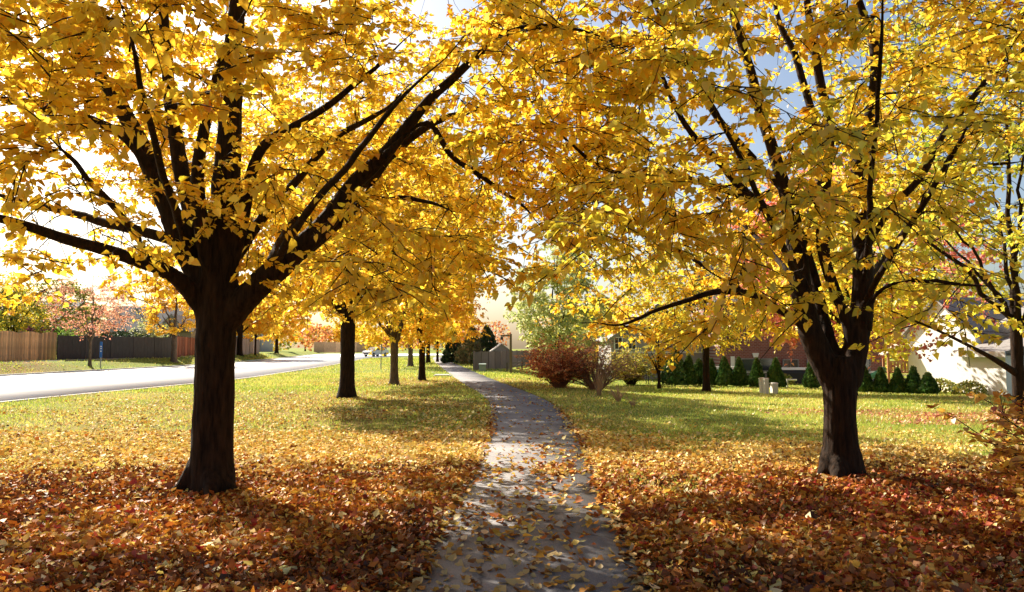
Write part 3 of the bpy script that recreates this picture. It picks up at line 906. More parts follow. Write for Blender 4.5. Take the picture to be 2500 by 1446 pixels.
tree('linden_tree', 'half bare yellow tree with brown trunk on the right lawn in front of the evergreens', 'tree', G(1725, 957), .19, 2.4, 9.5, 4.6, GOLDGREEN, 420, 6, 8, .12, 51, None, zlow=2.2, upright=.38)
tree('maple_tree', 'green and yellow tree with stout twisted trunk at the right edge near the white house', 'tree', (11.3, 17.0, float(H(11.3, 17))), .13, 2.2, 10.5, 4.6, LEMON + [((.24, .30, .03), 3)], 420, 5, 7, .12, 52, None, zlow=1.9, upright=.5, more=[[((11.3, 17, 1.0), .08), (P(2440, 885, 16.8), .065), (P(2390, 857, 16.6), .045), (P(2300, 812, 16.3), .03), (P(2200, 770, 16), .02), (P(2130, 740, 15.8), .01)]])
tree('maple_tree', 'pink red maple behind the right trunk, in front of the houses', 'tree', (16.05, 36.0, float(H(16, 36))), .2, 2.4, 11.5, 6.2, ROSE, 420, 6, 9, .17, 53, None, zlow=2.2, twigs=False)
tree('linden_tree', 'bright yellow tree behind the right trunk, left of the play tower', 'tree', (12.25, 28.5, float(H(12, 29))), .17, 2.3, 8, 3.6, LEMON, 240, 5, 8, .15, 54, None, zlow=1.7, twigs=False, lean=(1.2, 0))
tree('maple_tree', 'yellow tree behind the white house, its top above the roof', 'tree', (29, 52, -.8), .25, 3, 13, 5.5, LEMON, 200, 4, 8, .26, 55, None, twigs=False)
tree('willow_tree', 'grey green feathery tree behind the rust red bush', 'tree', (2.7, 47.5, float(H(2.7, 47.5))), .13, 1.3, 8.6, 3.0, WILLOW, 420, 5, 10, .16, 56, None, zlow=.25, twigs=False, upright=.5, gap=.25)
tree('orange_tree', 'small bright orange yellow tree beside the grey house', 'tree', (8.3, 43, float(H(8.3, 43))), .09, .8, 4.2, 1.15, AMBER + LEMON[:2], 90, 4, 8, .12, 57, None, zlow=.9, twigs=False, upright=.8)

FARS = 'trees across the road'
tree('maple_tree', 'young rose red tree with thin trunk in front of the dark fence across the road', 'tree', G(219, 893), .10, 1.75, 6.6, 3.2, [((.76, .30, .20), 2.5), ((.80, .42, .26), 2.5), ((.82, .54, .30), 1.5)], 260, 5, 5, .10, 61, FARS, zlow=1.75, bark='bark_grey', upright=.6)
tree('linden_tree', 'golden orange tree with grey leaning trunk near the red fence across the road', 'tree', G(424, 884), .24, 2.1, 8, 3.1, AMBER, 220, 5, 8, .16, 62, FARS, zlow=2.1, bark='bark_grey')
for (x, y, rr, pal, lab, sd, rd) in (
        (585, 868, .3, AMBER, 'orange tree beside the purple-grey fence across the road, with thick trunk', 63, 4.6),
        (623, 868, .13, GOLD, 'yellow tree with thin trunk at the end of the purple-grey fence', 64, 4.0),
        (675, 862, .26, AMBER, 'orange tree on the open bank beyond the purple-grey fence', 65, 4.8),
        (745, 858, .26, GOLD, 'golden tree on the bank where the road begins to bend', 66, 5.2),
        (806, 857, .25, AMBER, 'orange tree in front of the tan fence beyond the road', 67, 5.0),
        (898, 856, .3, GOLD, 'golden tree beyond the bend, left of the white car', 68, 5.4),
        (942, 855.5, .28, AMBER, 'orange tree beyond the bend, right of the white car', 69, 5.4),
        (990, 855, .28, GOLD, 'golden tree beyond the bend, behind the slim verge trunks', 70, 5.6),
        (1062, 854.5, .28, AMBER, 'orange tree beyond the bend, above the far end of path', 71, 5.4)):
    tree('maple_tree', lab, 'tree', G(x, y), rr, 2.3, 9.5, rd, pal, 260, 5, 9, .27, sd, FARS, zlow=2.0, twigs=False, gap=.25)

YARD = 'trees in the yards behind the left fences'
tree('birch_tree', 'yellow green tree behind the tan plank fence', 'tree', (-41.5, 63.0, .65), .14, 1.2, 6.6, 3.2, OLIVE + LEMON[:2], 200, 4, 9, .17, 81, YARD, zlow=1.0, twigs=False, upright=.7)
tree('oak_tree', 'dusty olive tree behind the joint of the tan and dark fences', 'tree', (-42.8, 72.0, .65), .2, 1.5, 7.4, 3.6, OLIVE, 200, 4, 9, .18, 82, YARD, zlow=1.2, twigs=False, upright=.7)
tree('bare_tree', 'nearly bare grey tree behind the dark fence by the grey roof', 'tree', (-38.0, 80.0, .65), .16, 1.9, 8.6, 3.6, OLIVE, 150, 4, .5, .1, 83, YARD, zlow=2.4, bark='bark_grey', upright=.7)
tree('oak_tree', 'tall golden tree far behind the tan fence at the left edge', 'tree', (-56.3, 82.0, .65), .25, 2, 9.5, 4.6, GOLDGREEN, 180, 4, 8, .24, 84, YARD, zlow=1.6, twigs=False)


# ------------------------------------------------------------------ shrubs
def shrub(name, label, cat, base, rad, h, palette, n_stem, per, nleaf, leaf, seed, group=None, material='leaf_far', spread=1.0, zl=.2, bark='twig', lod=1, singles=0, thick=1.0):
    base = np.array(base, float)
    root = thing(name, label, cat, base, 0, group)
    a = RNG.uniform(0, 2 * np.pi, n_stem); k = np.sqrt(RNG.random(n_stem))
    e = np.stack([rad * k * np.cos(a), rad * k * np.sin(a), h * RNG.uniform(.42, 1, n_stem) * (1 - .35 * k ** 2)], 1)
    s = e * np.array([.12, .12, 0]) * spread
    u = np.linspace(0, 1, 6)[None, :, None]
    c = s + (e - s) * np.array([.28, .28, .62])
    BP = (1 - u) ** 2 * s[:, None] + 2 * u * (1 - u) * c[:, None] + u * u * e[:, None]
    BP[:, 1:] += RNG.standard_normal((n_stem, 5, 3)) * rad * .02
    BR = np.tile(np.linspace(.011, .003, 6), (n_stem, 1)) * (1 + .2 * rad)
    V, F = tubes(BP, BR * thick, 4)
    link('stems', mesh_np('stems', V, F, M[bark]), root, None, kind='stuff')
    TP, TR, pos, tip, nr, sz = twigs_and_leaves(BP, BR, per, nleaf, .28 * rad, leaf, droop=.1)
    ok = pos[:, 2] > zl
    V, F = tubes(TP, TR * .9 * thick, 3)
    link('twigs', mesh_np('twigs', V, F, M[bark]), root, None, kind='stuff')
    pos, tip, nr, sz = pos[ok], tip[ok], nr[ok], sz[ok]
    if len(pos):
        col = pick(palette, len(pos), vnoise(pos + base, 1.2 / rad, seed))
        finish_crown(root, np.zeros(3) if not singles else base, pos + (base if singles else 0), tip, nr, sz, col, M[material], lod, singles).name = 'foliage'
    return root


BUSH = 'bushes right of the path'
M['twig_red'] = mat('red_twig', (0.24, 0.10, 0.055), .85, .15)
M['twig_brown'] = mat('brown_twig', (0.26, 0.13, 0.085), .85, .15)
M['twig_tan'] = mat('tan_twig', (0.42, 0.26, 0.15), .85, .15)
shrub('burning_bush', 'rust red rounded bush right of the path', 'bush', G(1366, 949), 1.5, 2.1, RUST, 170, 7, 8, .075, 101, BUSH, zl=.3, bark='twig_red')
shrub('twiggy_bush', 'brown twiggy half-bare bush joined to the right flank of the rust red bush', 'bush', G(1455, 955), 1.6, 2.1, [((.42, .22, .11), 2), ((.30, .13, .07), 1.5), ((.40, .34, .12), 1)], 95, 6, 5.0, .07, 102, BUSH, zl=.55, bark='twig_brown', thick=1.5)
shrub('green_bush', 'olive green bush behind the brown twiggy bush', 'bush', G(1540, 940), 1.9, 2.3, OLIVE[1:3] + [((.66, .50, .08), 2)], 110, 6, 8, .11, 103, BUSH, zl=.3)
for (x, y, rr, h, lab) in ((1462, 968, .28, 1.0, 'tall clump of dry brown stalks in front of the twiggy bush'), (1510, 982, .3, .52, 'low clump of dry tan grass on lawn below the twiggy bush'), (1545, 994, .2, .3, 'smallest tuft of grey dry grass on lawn, nearest of the three clumps')):
    b = G(x, y); root = thing('dry_grass_clump', lab, 'grass clump', b, 0, 'dry grass clumps by the bushes')
    n = int(46 * rr / .28)
    a = RNG.uniform(0, 6.28, n); k = RNG.random(n) ** .6
    s = np.stack([rr * .22 * k * np.cos(a), rr * .35 * k * np.sin(a), np.zeros(n)], 1)
    e = s + np.stack([rr * k * np.cos(a) * 1.1, rr * k * np.sin(a) * 1.1, h * RNG.uniform(.5, 1, n)], 1)
    u = np.linspace(0, 1, 4)[None, :, None]
    BP = s[:, None] * (1 - u) + e[:, None] * u; BP[:, :, :2] = s[:, None, :2] + (e - s)[:, None, :2] * u ** 2
    V, F = tubes(BP, np.tile([.009, .008, .006, .003], (n, 1)), 3)
    link('stalks', mesh_np('stalks', V, F, M['twig_tan']), root, None, kind='stuff')

shrub('edge_shrub', 'low reddish brown shrub with yellow leaves at the right edge, closest to camera', 'bush', (4.85, 6.4, 0), 1.1, 1.35, [((.56, .24, .05), 2), ((.70, .42, .06), 2.5), ((.42, .13, .04), 1.6), ((.78, .58, .10), 1.5)], 58, 9, 9, .062, 104, None, zl=.25, lod=0, singles=120, material='leaf')

YB = 'shrubs by the left fences'
shrub('plum_bush', 'purple red bush showing above the right end of tan fence', 'bush', (-38.2, 61.0, .65), 1.2, 2.9, [((.25, .06, .09), 2), ((.34, .12, .12), 1)], 60, 5, 7, .13, 111, YB)
shrub('green_bush', 'fresh green bush above the left end of dark fence', 'bush', (-38.1, 64.0, .65), 1.6, 2.7, [((.16, .28, .04), 2), ((.28, .38, .06), 2)], 60, 5, 8, .15, 112, YB)
shrub('pampas_bush', 'pale cream and green plumed shrub above the dark fence', 'bush', (-35.3, 74.0, .65), 1.7, 4.1, WILLOW + [((.5, .45, .28), 2)], 70, 5, 8, .15, 113, YB)
shrub('ivy_hedge', 'dark green hedge spilling over the middle of dark fence', 'hedge', (-36.0, 70.0, .65), 2.4, 2.9, [((.03, .06, .02), 2), ((.06, .10, .03), 1)], 80, 6, 9, .16, 114, YB, material='needle')


# evergreens: dense cones of small flat sprays
def cone(label, base, rad, h, seed, group='evergreens lining the back gardens', cat='evergreen', name='arborvitae', pal=None, n=2300, leaf=.13, taper=.9):
    base = np.array(base, float); root = thing(name, label, cat, base, 0, group)
    MB().cyl((0, 0, -.05), .05, h * .9, 'z', 7, .012).build('trunk', M['bark'], root)
    pal = pal or [((.035, .085, .02), 3), ((.06, .125, .03), 2.4), ((.10, .16, .035), 1)]
    root.rotation_euler = (RNG.normal(0, .025), RNG.normal(0, .025), RNG.uniform(0, 6))
    rad = rad * RNG.uniform(.88, 1.12); taper = taper * RNG.uniform(.8, 1.25)
    z = RNG.random(n) ** 1.15
    prof = rad * (1 - z ** taper) ** .82 * (.7 + .3 * smooth(0, .12, z)) + .02
    a = RNG.uniform(0, 6.28, n)
    bump = .76 + .48 * vnoise(np.stack([np.cos(a) * 1.5, np.sin(a) * 1.5, z * 5], 1), 1.6, seed)
    k = prof * bump * (.70 + .36 * RNG.random(n) ** .5)
    pos = np.stack([k * np.cos(a), k * np.sin(a), .06 + z * h * .95], 1)
    out = np.stack([np.cos(a), np.sin(a), np.zeros(n)], 1)
    tip = out * .5 + np.array([0, 0, 1.0]) + RNG.standard_normal((n, 3)) * .3
    V, F, kk = leaf_mesh_arrays(pos, tip, out + RNG.standard_normal((n, 3)) * .5, leaf * RNG.uniform(.5, 1.5, n) * (1 - .4 * z), 1)
    tipmix = np.clip((z - .72) * 2.2, 0, .8)[:, None] * (RNG.random((n, 1)) < .7)
    col = pick(pal, n) * (1 - tipmix) + tipmix * np.array([.16, .16, .04])
    link('foliage', mesh_np('foliage', V, F, M['needle'], np.repeat(col, kk, 0)), root, None, kind='stuff')
    return root


EV = [(1648, 943, 845, 56, 'tallest and widest dark evergreen, beside the small orange tree'), (1680, 943, 868, 42, 'dark narrow evergreen touching the right side of tallest evergreen'),
      (1706, 941, 878, 40, 'greenish evergreen just left of the half bare tree trunk'), (1738, 943, 878, 36, 'dark evergreen just right of the half bare tree trunk'),
      (1773, 945, 872, 36, 'brown-tipped evergreen at the left corner of brick house'), (1808, 945, 874, 36, 'evergreen in front of the dark brick house window'),
      (1850, 947, 876, 34, 'evergreen directly behind the white utility posts'), (1895, 948, 876, 38, 'evergreen behind the short white utility box'),
      (1980, 950, 878, 32, 'lone evergreen left of the big right trunk'), (2112, 960, 898, 34, 'evergreen just right of the big right trunk'),
      (2151, 961, 900, 36, 'evergreen in front of the green slide'), (2192, 962, 902, 36, 'evergreen in front of the play tower'),
      (2230, 963, 898, 36, 'evergreen right of the play tower'), (2266, 964, 914, 34, 'shortest evergreen, last of the row by the white house')]
for i, (x, y0, y1, w, lab) in enumerate(EV):
    b = G(x, y0); s = b[1] / FPX
    cone(lab, b, w * s * .56, (y0 - y1) * s, 200 + i, leaf=.16)

SPR = [((.02, .04, .014), 3), ((.05, .075, .022), 2)]
cone('dark bushy evergreen on the right side of path far away', G(1110, 888), 1.25, 3.0, 231, 'evergreens by the grey fence', pal=SPR, leaf=.24)
cone('tiny clipped evergreen beside the dark bushy evergreen', G(1126, 889), .55, 1.2, 232, 'evergreens by the grey fence', pal=SPR, leaf=.18, n=900)
cone('brownish spruce at the left end of grey fence', G(1150, 892), 1.3, 3.4, 233, 'evergreens by the grey fence', 'spruce', 'spruce_tree', pal=[((.10, .11, .045), 2), ((.22, .17, .07), 2)], leaf=.25)
cone('tall dark spruce behind the grey fence', (-2.3, 72, -.6), 1.7, 4.3, 234, 'evergreens by the grey fence', 'spruce', 'spruce_tree', pal=SPR, leaf=.3)

for i, (x, y, rr, lab) in enumerate(((1756, 938, .55, 'round clipped bush left of the brown-tipped evergreen'), (1828, 940, .55, 'round clipped bush between the brick house evergreens'), (1925, 941, .7, 'round olive bush right of the short white utility box'), (2330, 964, .8, 'low green bush at the foot of white house wall'), (2405, 968, .7, 'grey green bush at the white house corner'))):
    b = G(x, y) + np.array([0, 1.2, 0]); b[2] = float(H(b[0], b[1]))
    root = thing('clipped_bush', lab, 'bush', b, 0, 'clipped bushes by the houses')
    n = 700
    v = norm(RNG.standard_normal((n, 3))); v[:, 2] = np.abs(v[:, 2])
    pos = v * rr * np.array([1.1, 1, .95]) * RNG.uniform(.75, 1.02, (n, 1))
    V, F, k = leaf_mesh_arrays(pos, v + RNG.standard_normal((n, 3)) * .5, v, np.full(n, .12), 1)
    link('foliage', mesh_np('foliage', V, F, M['needle'], np.repeat(pick(OLIVE, n), k, 0)), root, None, kind='stuff')
    MB().cyl((0, 0, -.05), .04, rr * .7, 'z', 7).build('stem', M['bark'], root)


# ------------------------------------------------------------------ ground, path, road
def leaf_share(x, y):
    """how much of the ground the fallen leaves cover"""
    q = np.stack([np.ravel(x), np.ravel(y), np.zeros(np.size(x))], 1)
    w1 = (vnoise(q, .55, 201) - .5).reshape(np.shape(x)); w2 = (vnoise(q, 1.6, 202) - .5).reshape(np.shape(x))
    x0, y0 = x, y
    x = x + 2.6 * w1 + .9 * w2; y = y - 3.2 * w1 + 1.4 * w2
    def blob(cx, cy, r0, r1, a): return a * smooth(r1, r0, np.hypot(x - cx, (y - cy)))
    d = blob(bl[0] + .5, bl[1] - 1.2, 3.4, 5.8, 1.0)
    d = np.maximum(d, blob(br_[0] + .3, br_[1] - 2.2, 3.4, 5.4, 1.0))
    d = np.maximum(d, blob(0, 3.0, 4.5, 7.4, 1.0))
    d = np.maximum(d, blob(-6.5, 12, 6, 12, .62))
    d = np.maximum(d, blob(-5.2, 21.5, 3, 7, .8))
    d = np.maximum(d, blob(-9, 21, 4, 11, .5))
    d = np.maximum(d, blob(-3.4, 34.5, 3, 7, .85))
    d = np.maximum(d, blob(1.2, 31, 1.5, 4, .7))
    d = np.maximum(d, blob(11, 18.2, 1.5, 5.0, .85))
    d = np.maximum(d, .8 * smooth(1.9, .8, np.abs(x0 - xpath(y0))) * smooth(30, 12, y0))
    d = np.maximum(d, blob(-29.5, 45, 1, 6, .6))
    d = np.maximum(d, .10 * smooth(60, 20, y))
    return d


def rose_share(x, y):
    return np.maximum.reduce([smooth(5.5, 2.0, np.hypot((x - 11) * .8, y - 18.2)) * .9, smooth(7, 2, np.hypot(x + 29.5, y - 45)) * .8, .42 * smooth(1.6, 4.0, x) * smooth(11, 8, y), .10 * smooth(11, 7, y)])


xs = np.unique(np.concatenate([np.linspace(-400, -70, 12), np.linspace(-70, -16, 60), np.linspace(-16, 30, 110), np.linspace(30, 400, 16)]))
ys = np.unique(np.concatenate([np.linspace(-60, 0, 10), np.linspace(0, 50, 110), np.linspace(50, 160, 70), np.linspace(160, 700, 20)]))
X, Y = np.meshgrid(xs, ys, indexing='ij')
x_, y_ = X.ravel(), Y.ravel()
onroad = (x_ < np.interp(y_, NEAR_Y, NEAR_X) - .05) & (x_ > xfar(y_) + .05)
Z = H(x_, y_) + (vnoise(np.stack([x_, y_, 0 * x_], 1), .35, 4) - .5) * .05 * smooth(1.0, 2.5, np.abs(x_ - xpath(y_))) * ~onroad
lc = np.array([.20, .245, .04])[None] * np.ones((len(x_), 1))
ls = np.clip(leaf_share(x_, y_), 0, 1)[:, None]
lc = lc * (1 - .75 * ls) + .75 * ls * np.array([.20, .095, .022])
rs = rose_share(x_, y_)[:, None] * ls
lc = lc * (1 - .5 * rs) + .5 * rs * np.array([.26, .08, .05])
nx_, ny_ = len(xs), len(ys)
i, j = np.meshgrid(np.arange(nx_ - 1), np.arange(ny_ - 1), indexing='ij')
o = i * ny_ + j
quad = np.stack([o, o + ny_, o + ny_ + 1, o + 1], -1).reshape(-1, 4)
link('ground', mesh_np('ground', np.stack([x_, y_, Z], 1), [quad], M['lawn'], lc, True), None, None, kind='structure', label='lawn and verges of short autumn grass')


def strip(xa, xb, ys_, z0, th, zf=None):
    """band between two edge curves with a real thickness"""
    n = len(ys_)
    top = [np.stack([xx, ys_, (zf(xx, ys_) if zf else 0) + np.full(n, z0)], 1) for xx in (xa, xb)]
    bot = [t - np.array([0, 0, th]) for t in top]
    V = np.concatenate([top[0], top[1], bot[0], bot[1]])
    k = np.arange(n - 1)
    F = [np.stack([k, k + n, k + n + 1, k + 1], 1), np.stack([k + 1, k + 1 + 2 * n, k + 2 * n, k], 1), np.stack([k + n, k + 3 * n, k + 3 * n + 1, k + n + 1], 1)]
    return V, F


yy = np.linspace(-4, 120, 260)
wob = lambda s: (vnoise(np.stack([yy, 0 * yy + s, 0 * yy], 1), .9, 3) - .5) * .10
xc = xpath(yy)
xc = np.convolve(np.pad(xc, 6, 'edge'), np.ones(13) / 13, 'valid')
V, F = strip(xc - PATH_W + wob(1), xc + PATH_W + wob(9), yy, .014, .08, H)
link('path', mesh_np('path', V, F, M['asphalt']), None, None, kind='structure', label='narrow grey asphalt footpath curving away between the trees')

yr = np.concatenate([np.linspace(-40, 120, 130), np.linspace(120, 150, 30)[1:]])
xn = np.interp(yr, NEAR_Y, NEAR_X); xf = np.minimum(xfar(yr), xn - 11)
ker = np.ones(9) / 9
xn = np.convolve(np.pad(xn, 4, 'edge'), ker, 'valid')
V, F = strip(xf, xn, yr, .012, .1)
V2, F2 = strip(np.array([-60., -60]), np.array([120., 120]), np.array([150., 168.]), .012, .1)
link('road', mesh_np('road', *merge([(V, F), (V2, F2)]), M['road']), None, None, kind='structure', label='pale concrete road glaring in the sun')
V, F = strip(xn, xn + .16, yr, .035, .2)
link('kerb', mesh_np('kerb', V, F, M['kerb']), None, None, kind='structure', label='concrete kerb on near side of road')
V, F = strip(xf - .16, xf, yr, .11, .2)
link('kerb', mesh_np('kerb', V, F, M['kerb']), None, None, kind='structure', label='concrete kerb on far side of road')
ysw = np.linspace(10, 110, 70)
V, F = strip(xfar(ysw) - 4.5, xfar(ysw) - 3.7, ysw, .03, .1, H)
link('sidewalk', mesh_np('sidewalk', V, F, M['concrete']), None, None, kind='structure', label='pale concrete sidewalk before the fences across the road')


# ------------------------------------------------------------------ grass blades and leaf litter
def scatter(n, y0, y1, power, half, dens):
    """random ground points, more of them close by, kept with probability dens"""
    y = y0 * (y1 / y0) ** RNG.random(n) if power == 0 else y0 + (y1 - y0) * RNG.random(n) ** power
    x = RNG.uniform(-1, 1, n) * (half[0] + half[1] * y)
    k = RNG.random(n) < dens(x, y)
    return x[k], y[k]


offpath = lambda x, y: np.abs(x - xpath(y)) > PATH_W + .03


def ragged(x, y):
    # leaves drift in over the edges of the asphalt
    return np.abs(x - xpath(y)) > PATH_W * (.74 + .36 * vnoise(np.stack([x * .6, y, 0 * x], 1), 2.0, 207)) + .4 * smooth(9, 13, y) * .1


offroad = lambda x, y: (x > np.interp(y, NEAR_Y, NEAR_X) + .25) | (x < xfar(y) - .3)


def dg_(x, y):
    s = leaf_share(x, y)
    return (1 - .72 * s) * offpath(x, y) * offroad(x, y)


gx, gy = scatter(270000, 3.2, 46, 1.25, (1.8, .80), dg_)
gx2, gy2 = scatter(75000, 40, 105, .8, (1.8, .74), dg_)
gx, gy = np.concatenate([gx, gx2]), np.concatenate([gy, gy2])
n = len(gx)
hgt = RNG.uniform(.025, .065, n) * (1 + .02 * gy)
gz = H(gx, gy)
ang = RNG.uniform(0, 6.28, n); wd = (.003 + .00055 * gy)
lx, ly = RNG.normal(0, .45, n) * hgt, RNG.normal(0, .45, n) * hgt
V = np.empty((n, 3, 3))
V[:, 0] = np.stack([gx - wd * np.cos(ang), gy - wd * np.sin(ang), gz - .004], 1)
V[:, 1] = np.stack([gx + wd * np.cos(ang), gy + wd * np.sin(ang), gz - .004], 1)
V[:, 2] = np.stack([gx + lx, gy + ly, gz + hgt], 1)
gc = pick([((.28, .36, .045), 2.6), ((.40, .45, .07), 2.5), ((.56, .51, .12), 2.2), ((.62, .47, .15), 1.3)], n, vnoise(np.stack([gx, gy, 0 * gx], 1), .5, 15))
link('grass', mesh_np('grass', V.reshape(-1, 3), [np.arange(n * 3).reshape(-1, 3)], M['grass'], np.repeat(gc, 3, 0)), None, None, kind='stuff', label='short sunlit lawn grass between the fallen leaves')

LIT = [((.085, .025, .008), 2.0), ((.20, .055, .012), 2.8), ((.34, .105, .016), 3.2), ((.48, .19, .024), 2.6), ((.62, .34, .04), 1.6), ((.62, .41, .16), 1.0)]  # brown-orange leaf tones, darkened and reddened to carry the shade under the crowns
LITY = [((.48, .25, .05), .8), ((.64, .40, .08), 2.2), ((.76, .56, .15), 3), ((.74, .61, .29), 2.2)]  # yellow-tan leaf tones, lightened to carry the sun glow on the open lawn
LITR = [((.26, .022, .014), 2.4), ((.38, .055, .026), 2), ((.50, .12, .05), 1.5), ((.34, .13, .03), 1.2)]
LITP = [((.62, .22, .15), 2), ((.72, .36, .24), 2), ((.50, .12, .08), 1)]


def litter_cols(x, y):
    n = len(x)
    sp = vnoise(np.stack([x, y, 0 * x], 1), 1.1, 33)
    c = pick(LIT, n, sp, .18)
    fy = RNG.random(n) < np.clip(.12 + .8 * smooth(8.8, 11.5, y) + .5 * smooth(.8, .2, leaf_share(x, y)), 0, .92)  # pale palette takes over about where the crown shadow ends, painting the lit zone
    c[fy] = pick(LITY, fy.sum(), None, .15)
    rr = RNG.random(n) < rose_share(x, y) * (.9 * (.3 + sp))
    far = y > 14
    a = rr & ~far; c[a] = pick(LITR, a.sum(), None, .15)
    a = rr & far; c[a] = pick(LITP, a.sum(), None, .15)
    return c


def litter(x, y, size, tilt, lift, lod):
    n = len(x)
    z = np.where(offpath(x, y), H(x, y) + .006, H(x, y) + .018) + lift
    ang = RNG.uniform(0, 6.28, n)
    tip = np.stack([np.cos(ang), np.sin(ang), RNG.normal(0, tilt * .8, n)], 1)
    nr = np.array([0, 0, 1.0]) + RNG.standard_normal((n, 3)) * tilt
    pos = np.stack([x, y, z], 1) - norm(tip) * (size * .5)[:, None]
    pos[:, 2] = np.maximum(pos[:, 2], z + .002) 
    return pos, tip, nr


# the near carpet
for lod, (y0, y1, cnt) in enumerate(((2.6, 5.2, 82000), (5.2, 14.5, 250000))):
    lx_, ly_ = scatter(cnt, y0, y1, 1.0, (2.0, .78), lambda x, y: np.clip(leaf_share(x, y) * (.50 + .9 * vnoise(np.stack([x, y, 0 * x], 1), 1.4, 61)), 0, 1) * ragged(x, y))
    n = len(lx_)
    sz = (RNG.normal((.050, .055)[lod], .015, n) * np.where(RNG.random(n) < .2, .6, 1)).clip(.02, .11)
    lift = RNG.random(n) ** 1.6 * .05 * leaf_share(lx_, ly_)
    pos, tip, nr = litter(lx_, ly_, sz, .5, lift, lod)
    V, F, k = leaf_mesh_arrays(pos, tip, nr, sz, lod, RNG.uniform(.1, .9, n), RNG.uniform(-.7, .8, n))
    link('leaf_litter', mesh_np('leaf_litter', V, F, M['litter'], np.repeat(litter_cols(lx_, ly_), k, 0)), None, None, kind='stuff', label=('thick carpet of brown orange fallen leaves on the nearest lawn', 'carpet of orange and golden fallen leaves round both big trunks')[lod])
# the thinner cover beyond
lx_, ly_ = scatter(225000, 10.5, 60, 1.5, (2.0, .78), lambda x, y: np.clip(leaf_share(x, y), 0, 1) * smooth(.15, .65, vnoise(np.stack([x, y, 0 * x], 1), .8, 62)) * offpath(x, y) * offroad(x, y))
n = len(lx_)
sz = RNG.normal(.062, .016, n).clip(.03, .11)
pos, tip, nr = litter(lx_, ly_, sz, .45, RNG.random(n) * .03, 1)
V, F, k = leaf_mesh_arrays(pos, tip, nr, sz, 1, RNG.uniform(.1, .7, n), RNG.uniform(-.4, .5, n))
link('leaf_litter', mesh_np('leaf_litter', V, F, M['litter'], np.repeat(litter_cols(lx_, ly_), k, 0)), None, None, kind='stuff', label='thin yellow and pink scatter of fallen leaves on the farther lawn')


# leaves on the asphalt: drifts in the middle and along the edges; the nearest 300 are things of their own
def dpath(x, y):
    o = np.abs(x - xpath(y)) / PATH_W
    drift = .12 + .88 * smooth(.40, .62, vnoise(np.stack([x * 1.0, y * .8, 0 * x], 1), 1.5, 71))
    cen = smooth(.95, .2, o) * smooth(14, 7.5, y)
    edge = smooth(.72, 1.0, o) * smooth(24, 9, y)
    return np.clip((.95 * drift * cen + .75 * edge + .035 * smooth(40, 12, y)), 0, 1) * (o < 1.05)


ly_ = 3.0 + 27 * RNG.random(36000) ** 1.8
lx_ = xpath(ly_) + RNG.uniform(-1.05, 1.05, len(ly_)) * PATH_W
kk = RNG.random(len(ly_)) < dpath(lx_, ly_) * .85
lx_, ly_ = lx_[kk], ly_[kk]
n = len(lx_)
sz = RNG.normal(.062, .015, n).clip(.03, .10)
pos, tip, nr = litter(lx_, ly_, sz, .3, RNG.random(n) * .012, 0)
pc = pick(LIT[1:] + LITY[1:], n, None, .16)
d = np.hypot(pos[:, 0], pos[:, 1])
vis = (pos[:, 1] > 4.95) & (np.abs(pos[:, 0] - xpath(pos[:, 1])) < .80)
near = np.zeros(n, bool); near[np.argsort(np.where(vis, d, 1e9))[:300]] = True
V, F, k = leaf_mesh_arrays(pos[~near], tip[~near], nr[~near], sz[~near], 0, RNG.uniform(.1, .7, (~near).sum()), RNG.uniform(-.4, .6, (~near).sum()))
link('leaf_litter', mesh_np('leaf_litter', V, F, M['litter'], np.repeat(pc[~near], k, 0)), None, None, kind='stuff', label='scatter of fallen leaves along the farther stretch of path')
KINDS = [('brown', (.15, .058, .02)), ('russet', (.27, .105, .026)), ('orange', (.38, .17, .035)), ('golden', (.50, .27, .05)), ('pale tan', (.50, .36, .15))]
lm = []
for c, v in KINDS:
    row = []
    for f_, cu in ((.25, .35), (.6, -.25), (.4, .55)):
        VV, FF, kq = leaf_mesh_arrays(np.zeros((1, 3)), np.array([[0, 1., 0]]), np.array([[0, 0, 1.]]), np.ones(1), 0, np.array([f_]), np.array([cu]))
        row.append(mesh_np('fallen_leaf', VV, FF, M['litter'], np.repeat(np.array([v]), kq, 0)))
    lm.append(row)
ids = np.where(near)[0]
s3, t3, n3 = leaf_frames(tip[ids], nr[ids])
KV = np.array([v for c, v in KINDS])
for q, i in enumerate(ids):
    ki = int(np.argmin(np.linalg.norm(KV - pc[i], axis=1)))
    off = (pos[i, 0] - float(xpath(pos[i, 1]))) / PATH_W
    where = ('left edge', 'left half', 'middle', 'right half', 'right edge')[int(np.digitize(off, (-.7, -.25, .25, .7)))]
    reach = ('nearest', 'near', 'lower', 'shaded', 'upper shaded')[int(np.digitize(pos[i, 1], (5.3, 5.7, 6.2, 6.8)))]
    o_ = link('fallen_leaf', lm[ki][q % 3], None, None, label='%s %s %s fallen leaf on %s of the %s path' % (('large' if sz[i] > .066 else 'small'), ('flat', 'folded', 'curled')[q % 3], KINDS[ki][0].replace('pale ', ''), where, reach), category='leaf', group='%s fallen leaves on the near path' % KINDS[ki][0])
    m = np.eye(4); m[:3, 0], m[:3, 1], m[:3, 2], m[:3, 3] = s3[q] * sz[i], t3[q] * sz[i], n3[q] * sz[i], pos[i]
    o_.matrix_world = Matrix(m.tolist())


# ------------------------------------------------------------------ fences across the road
def fence_root(name, label, p0, p1, group=None):
    d = np.array(p1) - np.array(p0); rz = math.atan2(d[1], d[0]); L = float(np.hypot(d[0], d[1]))
    z = float(H(p0[0], p0[1]))
    return thing(name, label, 'fence', (p0[0], p0[1], z), rz, group), L


